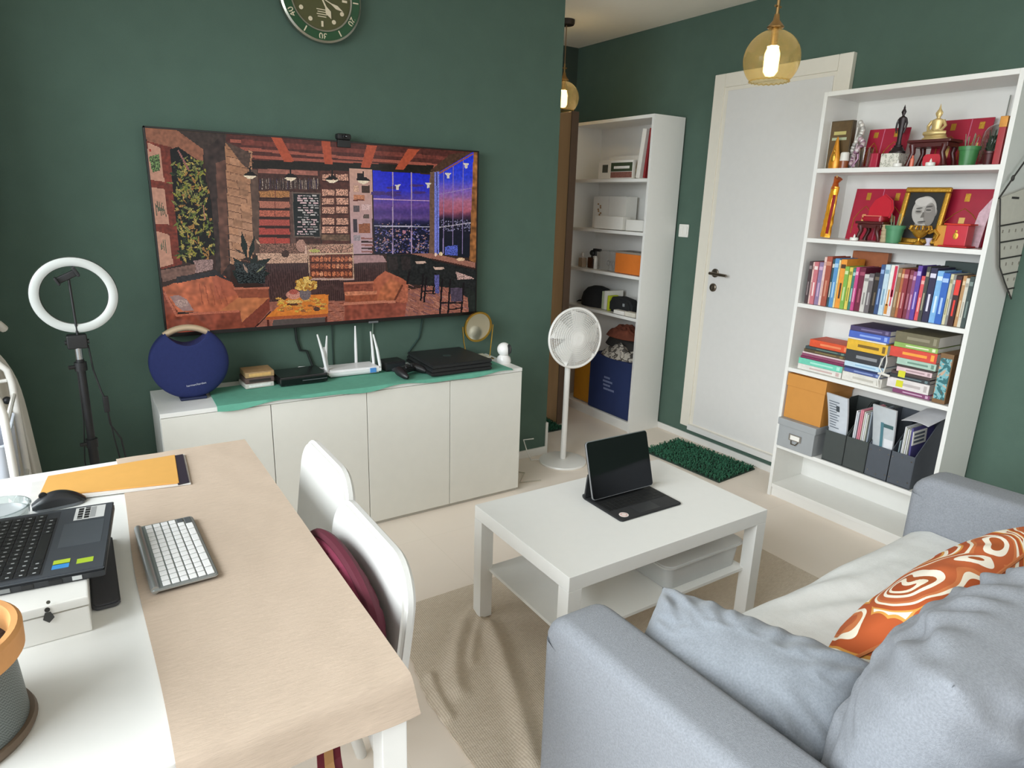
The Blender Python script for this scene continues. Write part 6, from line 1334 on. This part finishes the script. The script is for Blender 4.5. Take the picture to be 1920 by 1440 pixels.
booklet('large red folded booklet left of the gold picture frame', -1.315, .27, .238, z, XF+.17, split=.5)
booklet('large red folded booklet right of the gold picture frame', -1.715, .27, .238, z, XF+.17, split=.72)
altar('small dark altar stand under the red velvet box on the second shelf', -1.36, z, XF+.085, .13, .09, .085)
t = thing('velvet_box', 'open red heart shaped velvet box on the small altar stand', 'box', (XF+.085, -1.365, z+.089)); 
hs = [(-.05, .0), (.05, 0), (.056, .045), (.04, .085), (.0, .112), (-.04, .085), (-.056, .045)]
b = B(); b.prism(hs, .018, RED, M=frame((.03, 0, .01), (0, -1, 0), (.28, 0, 1)), r=.006, seg=3); b.obj('lid', t); b = B(); b.prism(rrect(.105, .07, .02), .022, mat('#a01226', .3, var=.04), M=Matrix(((0, 1, 0, -.005), (-1, 0, 0, 0), (0, 0, 1, 0), (0, 0, 0, 1))), r=.006); b.obj('tray', t); b = B(); b.tube([(-.04, .045, .0235), (-.042, 0, .0235), (-.04, -.045, .0235)], .002, mat('#e0806a', .3), 6); b.obj('trim_line', t)
tealight('white tea light at the left of the small altar stand', -1.31, z, XF+.028)
t = thing('rope_cup', 'beige rope textured cup beside the second shelf green pot', 'cup', (XF+.06, -1.435, z)); b = B()
for k in range(9): b.lathe([(.018+.0015*(k % 2), k*.0085), (.0205, k*.0085+.004), (.018+.0015*((k+1) % 2), k*.0085+.0085)], mat('#b9a585', .8, var=.1), 18)
b.lathe([(.001, .001), (.0185, .001)], DGREY, 18); b.obj('cup', t)
# framed portrait, plain generic face
pf = thing('portrait_frame', 'gold framed black and white portrait leaning on the second shelf', 'picture frame', (XF+.115, -1.538, z)); Fp = frame((0, 0, 0), (0, -1, 0), (.2, 0, 1)); w_, h_ = .19, .243
b = B(Fp)
for x0, x1, y0, y1 in ((-w_/2, w_/2, h_-.022, h_), (-w_/2, w_/2, 0, .022), (-w_/2, -w_/2+.022, .022, h_-.022), (w_/2-.022, w_/2, .022, h_-.022)): b.box(x0, x1, y0, y1, 0, .016, GLD, .006, 3)
b.obj('frame', pf)
b = B(Fp); b.box(-w_/2+.018, w_/2-.018, .018, h_-.018, .002, .005, mat('#2c2c2c', .3, var=.12, vs=14), 0); pp = b.obj('photo', pf)
b = B(Fp); SKN = mat('#b3aea8', .5, var=.06, vs=30); SKD = mat('#4a4643', .5); SKM = mat('#857f7a', .5, var=.05)
def flat(poly, m_, lv): b.prism([(max(-.07, min(.07, x)), max(.022, min(.22, y))) for x, y in poly], .0004, m_, M=Matrix.Translation((0, 0, .005+.0004*lv)))
def oval(cx, cy, rx, ry, n=24, tl=0): return [(cx+rx*math.cos(a)*math.cos(tl)-ry*math.sin(a)*math.sin(tl), cy+rx*math.cos(a)*math.sin(tl)+ry*math.sin(a)*math.cos(tl)) for a in np.linspace(0, 2*PI, n+1)[:-1]]
TL = .16
flat(oval(-.01, .03, .085, .05), mat('#3c3a38', .5, var=.1), 0); flat([(-.02, .06), (.03, .06), (.03, .1), (-.02, .1)], SKM, 1)
flat(oval(.052, .135, .007, .016), SKM, 1); flat(oval(.004, .142, .05, .064, 32, TL), SKN, 2); flat(oval(.03, .128, .024, .05, 24, TL), SKM, 3); flat(oval(-.008, .182, .036, .02), mat('#c6c1bb', .5), 3)
for s_ in (-1, 1):
    ex, ey = .002+s_*.02, .142+s_*.004
    flat(oval(ex, ey, .015, .011), mat('#98928c', .4), 4); flat(oval(ex, ey, .0115, .0035), SKD, 5); flat(oval(ex, ey+.015, .014, .0028, 16, TL), SKD, 5)
flat([(-.004, .112), (.012, .114), (.006, .136), (.001, .136)], mat('#6a645f', .5), 5); flat(oval(.006, .095, .017, .0035, 16, TL), SKD, 5); flat(oval(.006, .088, .014, .0025, 16, TL), mat('#756f69', .5), 5); flat(oval(.006, .076, .02, .004), mat('#6f6964', .5), 4)
b.obj('printed_face', pp)
pot('green pot in front of the gold picture frame on the second shelf', -1.475, z, XF+.055, .04, .075, mat('#4f8a63', .35, var=.1, vs=30))
t = thing('gold_ornament', 'ornate gold footed bowl with curling handles on the second shelf', 'ornament', (XF+.05, -1.585, z)); b = B(); b.lathe([(.001, 0), (.02, 0), (.017, .006), (.007, .016), (.006, .026), (.018, .034), (.03, .048), (.034, .06), (.031, .06), (.02, .042), (.001, .038)], GLD, 24); b.obj('bowl', t)
b = B()
for k in range(10): a = 2*PI*k/10; b.tube([(.03*math.cos(a), .03*math.sin(a), .055), (.042*math.cos(a), .042*math.sin(a), .066), (.038*math.cos(a), .038*math.sin(a), .078), (.03*math.cos(a), .03*math.sin(a), .074)], .004, GLD, 6)
b.obj('scrolls', t); b = B(); b.tube([(0, -.036, .05), (-.004, -.06, .062), (0, -.075, .045), (0, -.068, .025), (0, -.056, .02)], [.006, .008, .008, .006, .004], GLD, 8); b.obj('handle', t); b = B(); b.lathe([(.001, 0), (.036, 0), (.032, .006), (.001, .006)], GLD, 24, c=(0, .045, 0)); b.obj('saucer', t)
t = thing('crystal_cup', 'small lilac crystal cup beside the gold footed bowl', 'cup', (XF+.03, -1.635, z)); B().lathe([(.001, 0), (.012, 0), (.006, .01), (.014, .03), (.012, .03), (.001, .014)], mat('#c9c2d6', .2), 14).obj('cup', t)
t = thing('yellow_box', 'amber yellow box between the gold bowl and the red box', 'box', (XF+.075, -1.672, z)); B().box(-.025, .025, -.024, .024, 0, .085, mat('#cf8f2c', .4, var=.1), .003).obj('body', t)
t = thing('red_box', 'bright red open box with a gold figure print on the second shelf', 'box', (XF+.06, -1.735, z)); b = B(); b.box(-.03, .03, -.042, .042, .006, .088, RED, .003); b.obj('body', t); b = B(); b.box(-.036, .034, -.05, .05, .088, .094, mat('#d0301e', .35), .002); b.obj('lid', t); b = B(); b.box(-.045, .035, -.055, .055, 0, .006, mat('#b01c20', .3), .002); b.obj('tray', t); b = B(); b.ell((-.0302, 0, .045), (.001, .01, .014), GLD, 8); b.ell((-.0302, 0, .064), (.001, .005, .005), GLD, 8); b.obj('gold_print', t)
t = thing('booklet_glare', 'pale pink modelled wrapper standing before the right red booklet', 'glare', (XF+.12, -1.775, z)); b = B(); b.prism([(-.012, .0), (.016, 0), (.02, .1), (.03, .2), (.022, .205), (-.016, .14), (-.022, .085)], .004, mat('#d9b9c4', .15, var=.2, vs=60), M=frame((0, 0, 0), (0, -1, 0), (.15, 0, 1))); b.obj('glare_shape', t)  # glare on the booklet cover, modelled as a pale upright sheet

# ------------------------------------------------------------------ things in the far bookcase
def simple(name, lab, cat, x0, x1, y0, y1, z, h_, m_, r=.003, part='body', grp=None):
    z += .002
    t = thing(name, lab, cat, ((x0+x1)/2, (y0+y1)/2, z), 0, grp); B().box((x0-x1)/2, (x1-x0)/2, -abs(y0-y1)/2, abs(y0-y1)/2, 0, h_, m_, r).obj(part, t); return t
LB_ = mat('#3d4f3c', .5, var=.2, vs=60)
g1 = simple('book', 'white landscape book standing behind on the top shelf of the corridor bookcase', 'book', 3.16, 3.18, .60, .26, Q1, .15, PAPER)
g2 = simple('box', 'white box with a dark printed square on the top shelf of the corridor bookcase', 'box', 3.06, 3.12, .585, .46, Q1, .115, WHITE2); B().box(-.0312, -.0298, -.035, .02, .04, .09, mat('#4f5148', .5, var=.2, vs=80), 0).obj('printed_label', g2)
g3 = simple('book', 'landscape book with a green band on the top shelf of the corridor bookcase', 'book', 3.05, 3.075, .455, .235, Q1, .115, PAPER); B().box(-.0137, -.0122, -.105, .1, .045, .1, mat('#3d4a35', .5, var=.15, vs=60), 0).obj('cover_band', g3); B().box(-.0137, -.0122, -.105, .1, .006, .042, mat('#8a5c52', .5, var=.3, vs=70), 0).obj('cover_photo', g3); B().box(-.0145, -.0135, -.08, .07, .062, .078, PAPER, 0).obj('title_strip', g3)
for dy, c, lab, ln in ((.155, '#e6e2da', 'thick white binder leaning at the right of the corridor bookcase top shelf', .12), (.098, '#8f2b30', 'thin dark red binder leaning beside the white one', .10)):
    t = thing('binder', lab, 'binder', (3.045, dy+.028, Q1+.003), 0, 'leaning binders'); b = B(); b.box(0, .2, -.018 if c[1] == 'e' else -.009, .018 if c[1] == 'e' else .009, 0, .295, mat(c, .4, var=.03), .003, M=Matrix.Rotation(ln, 4, 'X')); b.obj('cover', t)
g4 = simple('gift_box', 'large white box with a gold flower print on the second shelf of the corridor bookcase', 'box', 3.12, 3.22, .69, .35, Q2, .215, WHITE); b = B()
for k in range(9): b.ell((-.0505, .10+.016*math.sin(k*1.7), .115+.012*k-.05), (.0008, .009, .006), mat('#b58a5c', .4, .4), 8)
b.obj('flower_print', g4); B().box(-.051, -.0495, .0, .004, 0, .215, mat('#d5d2d0', .4), 0).obj('fold_line', g4)
simple('white_box', 'long low white box in front of the flower print box', 'box', 3.04, 3.11, .57, .285, Q2, .085, WHITE)
simple('white_box', 'small white box at the right of the corridor bookcase second shelf', 'box', 3.05, 3.15, .262, .10, Q2, .07, WHITE)
t = thing('perfume_bottle', 'clear perfume bottle with a glass stopper at the left of the corridor shelf', 'bottle', (3.06, .70, Q3)); b = B(); b.box(-.02, .02, -.025, .025, 0, .065, mat('#a8927c', .2, var=.15), .006); b.obj('body', t); B().lathe([(.001, .065), (.008, .065), (.008, .075), (.012, .08), (.009, .1), (.001, .105)], mat('#cfcac2', .15), 14).obj('stopper', t)
t = thing('perfume_bottle', 'dark brown bottle with a round black cap on the corridor shelf', 'bottle', (3.07, .615, Q3)); b = B(); b.box(-.018, .018, -.02, .02, 0, .075, mat('#4a2e20', .25, var=.15), .005); b.obj('body', t); B().ell((0, -.012, .105), (.02, .026, .022), BLACK, 12).obj('cap', t); B().tube([(0, -.004, .07), (0, -.008, .09)], .007, BLACK, 10).obj('neck', t)
t = thing('spray_bottle', 'slim bottle with a black spray trigger on the corridor shelf', 'bottle', (3.05, .545, Q3)); b = B(); b.lathe([(.001, 0), (.017, 0), (.017, .075), (.008, .09), (.001, .09)], mat('#c9c5bd', .2, var=.1), 16); b.obj('body', t); b = B(); b.tube([(0, 0, .085), (0, 0, .125)], .008, BLACK, 10); b.box(-.012, .012, -.05, .022, .122, .14, BLACK, .004); b.obj('trigger_head', t); B().box(-.0185, -.016, -.003, .003, .005, .07, BLACK, 0).obj('stripe', t)
g5 = simple('clear_box', 'clear box holding a small grey ornament beside the orange box', 'box', 3.05, 3.14, .50, .33, Q3, .13, milky('ornament_box', '#b5b3ae', .45), .003, 'case')
t = thing('grey_ornament', 'grey coiled ornament inside the clear box', 'ornament', (3.08, .415, Q3+.004)); b = B()
for k in range(3): b.tube([(.0, -.025+.025*k+.014*math.cos(a), .045+.016*math.sin(a)) for a in np.linspace(0, 2*PI, 18)[:-1]], .004, mat('#7d7a78', .3, .6), 6, True)
b.obj('coils', t); B().lathe([(.001, 0), (.02, 0), (.014, .03), (.001, .03)], mat('#8d8a86', .4), 14).obj('base', t)
g6 = simple('orange_box', 'bright orange box on the third shelf of the corridor bookcase', 'box', 3.03, 3.16, .318, .068, Q3, .135, mat('#d2732a', .5, var=.03)); B().box(-.067, .067, -.127, .127, .128, .142, mat('#8a8278', .5, var=.05), .003).obj('lid', g6)
t = thing('black_hat', 'black peaked hat heaped on the fourth shelf of the corridor bookcase', 'hat', (3.14, .618, Q4)); BLF = mat('#1c1d1f', .9, var=.15, vs=60, bump=.5, bs=200)
b = B(); b.lathe([(.13, 0), (.132, .04), (.118, .09), (.085, .125), (.04, .14), (.001, .143)], BLF, 28, M=Matrix.Translation((0, -.02, 0)) @ Matrix.Diagonal((.75, 1.1, 1, 1))); b.obj('crown', t); b = B(); b.sheet(lambda u, v: ((u-.5)*.16*(1-.5*v), .10+.073*v, .03-.022*v), 8, 8, .005, BLF); b.obj('brim', t)
simple('book', 'thin pale green book beside the black cap', 'book', 3.05, 3.19, .452, .430, Q4, .125, mat('#b9c4a4', .5, var=.1), grp='books by the black cap'); simple('book', 'white book between the pale green book and the yellow case', 'book', 3.05, 3.2, .428, .398, Q4, .13, PAPER, grp='books by the black cap')
t = thing('pencil_pouch', 'black rounded pouch with yellow green edge on the fourth shelf of the corridor bookcase', 'pouch', (3.05, .265, Q4)); b = B(); b.prism([(-.115, 0), (.115, 0), (.115, .06), (.08, .095), (-.02, .108), (-.09, .1), (-.115, .07)], .09, BLF, M=Matrix(((0, 0, 1, 0), (-1, 0, 0, 0), (0, 1, 0, 0), (0, 0, 0, 1))), r=.015, seg=3); b.obj('body', t); b = B(); b.box(-.004, .08, .102, .124, 0, .105, mat('#c2cc2a', .5, var=.05), .005); b.obj('yellow_edge', t); B().box(-.002, .001, -.05, -.03, .05, .07, mat('#8f9294', .5), .002).obj('badge', t)
simple('booklet', 'white booklet lying in front of the black pouch', 'booklet', 3.004, 3.045, .27, .165, Q4, .026, PAPER, grp='white booklets by the pouch'); simple('booklet', 'white booklet at the right end of the corridor bookcase fourth shelf', 'booklet', 3.004, 3.045, .16, .06, Q4, .03, mat('#d5d0c2', .7, var=.1), grp='white booklets by the pouch')
simple('yellow_bag', 'amber yellow bag on the bottom shelf of the corridor bookcase', 'bag', 3.04, 3.2, .70, .50, Q0, .36, mat('#c98a22', .6, var=.08, vs=8), .012)
g7 = simple('storage_tub', 'dark blue fabric storage tub stuffed with clothes in the corridor bookcase', 'storage tub', 3.012, 3.24, .49, .062, Q0, .40, mat('#1f2f5c', .75, var=.1, vs=12), .01)
b = B()
for k, (y0, y1) in enumerate(((.05, -.01), (.06, -.035), (.055, -.02), (.05, -.06))):
    yy = y0
    while yy > y1: b.box(-.1152, -.1138, yy-.009, yy, .245-k*.027, .259-k*.027, mat('#7c86a8', .6), 0); yy -= .0125
b.obj('printed_lines', g7)
def heap(name, lab, cx, cy, z, rx, ry, h_, m_, seed):
    t = thing(name, lab, 'clothes', (cx, cy, z), 0, 'clothes on the blue tub'); b = B()
    def fn(u, v):
        a = 2*PI*u; r_ = v; q = noise.noise((math.cos(a)*2*v+seed, math.sin(a)*2*v, seed*2.1)); q2 = noise.noise((math.cos(a)*6*v+seed, math.sin(a)*6*v, seed))
        return (rx*r_*math.cos(a)*(1+.12*q), ry*r_*math.sin(a)*(1+.12*q), h_*(1-r_**3)*(.85+.45*q+.2*q2)+.004)
    b.grid(fn, 56, 22, m_); b.lathe([(.001, .0), (.98, 0.0), (1, .003)], m_, 40, M=Matrix.Diagonal((rx, ry, 1, 1))); b.obj('cloth', t, angle=80)
CP1 = ramp_pattern('cloth_print', 15, [(0, '#b9b2a8'), (.42, '#55504c'), (.5, '#c4bdb2'), (.6, '#8a837c'), (.66, '#cfc8bd')], 'noise', 1.2)
heap('patterned_cloth', 'white and grey patterned cloth heaped on the blue storage tub', 3.105, .25, Q0+.4, .105, .185, .1, CP1, 2.2)
heap('dark_cloth', 'charcoal cloth lying over the patterned one on the blue tub', 3.145, .28, Q0+.465, .085, .18, .1, mat('#35322f', .9, var=.2, vs=30), 5.4)
heap('brown_cloth', 'rust brown cloth on top of the heap above the blue tub', 3.13, .27, Q0+.535, .09, .17, .085, mat('#6f3a28', .9, var=.35, vs=25), 8.8)

# ------------------------------------------------------------------ hanging apron-shaped calendar at the right edge
hc_ = thing('hanging_organiser', 'off white hanging fabric organiser with black lines on the side of the near bookcase', 'organiser', (3.2, -1.884, 1.13)); CAN = mat('#cfcabf', .85, var=.04, vs=40, bump=.2, bs=400); LINE = mat('#33302e', .7)
pts = [(1873, 372), (1872, 440), (1872, 500), (1882, 530), (1894, 560), (1902, 568), (1925, 570), (1960, 560), (1975, 520), (1980, 380), (1925, 352), (1900, 362)]
Yp = -1.884; P2 = [PY(u, v, Yp) for u, v in pts]
P2 = [(p.x, p.z) for p in P2]; P2[-4:-2] = [(3.56, 1.30), (3.50, 1.62)]
b = W(hc_); b.prism(P2, .003, CAN, M=Matrix(((1, 0, 0, 0), (0, 0, 1, Yp-.003), (0, 1, 0, 0), (0, 0, 0, 1)))); b.obj('panel', hc_)
b = W(hc_)
for va, vb in ((424, 416), (455, 448), (486, 478), (515, 506), (542, 534)):
    pa = PY(1874 if va < 500 else 1880 if va < 530 else 1890, va, Yp-.004); pb2 = PY(1965, vb-8, Yp-.004); b.tube([(pa.x, Yp-.004, pa.z), (pb2.x, Yp-.004, pb2.z)], .0035, LINE, 6)
b.tube([(x, Yp-.004, z_) for x, z_ in P2[:7]], .003, LINE, 6); b.obj('binding', hc_)
b = W(hc_)
for r_, (v0, n_) in enumerate(((434, 4), (465, 4), (495, 4), (524, 3), (550, 2))):
    for k in range(n_):
        p = PY(1880+r_*3+k*12, v0-k, Yp-.0035); b.box(p.x-.004, p.x+.004, Yp-.0045, Yp-.003, p.z-.006, p.z+.006, mat('#8a847a', .7), 0)
b.obj('printed_marks', hc_)
b = W(hc_); p = PY(1904, 371, Yp-.004)
for k in range(6): b.box(p.x-.03+k*.011, p.x-.022+k*.011, Yp-.0045, Yp-.003, p.z-.004, p.z+.004, LINE, 0)
b.obj('title_print', hc_)
k1_ = PY(1873, 372, Yp-.004); k2_ = PY(1898, 334, Yp-.004); b = W(hc_); b.tube([(k1_.x, Yp-.004, k1_.z), (k2_.x, Yp-.006, k2_.z), (3.225, Yp-.005, 1.80), (3.27, Yp-.004, 1.82)], .0035, LINE, 6); b.tube([(3.50, Yp-.004, 1.62), (3.4, Yp-.005, 1.74), (3.27, Yp-.004, 1.82)], .0035, LINE, 6); b.ell((k2_.x, Yp-.006, k2_.z), (.007, .006, .012), LINE, 8); b.obj('cord', hc_)
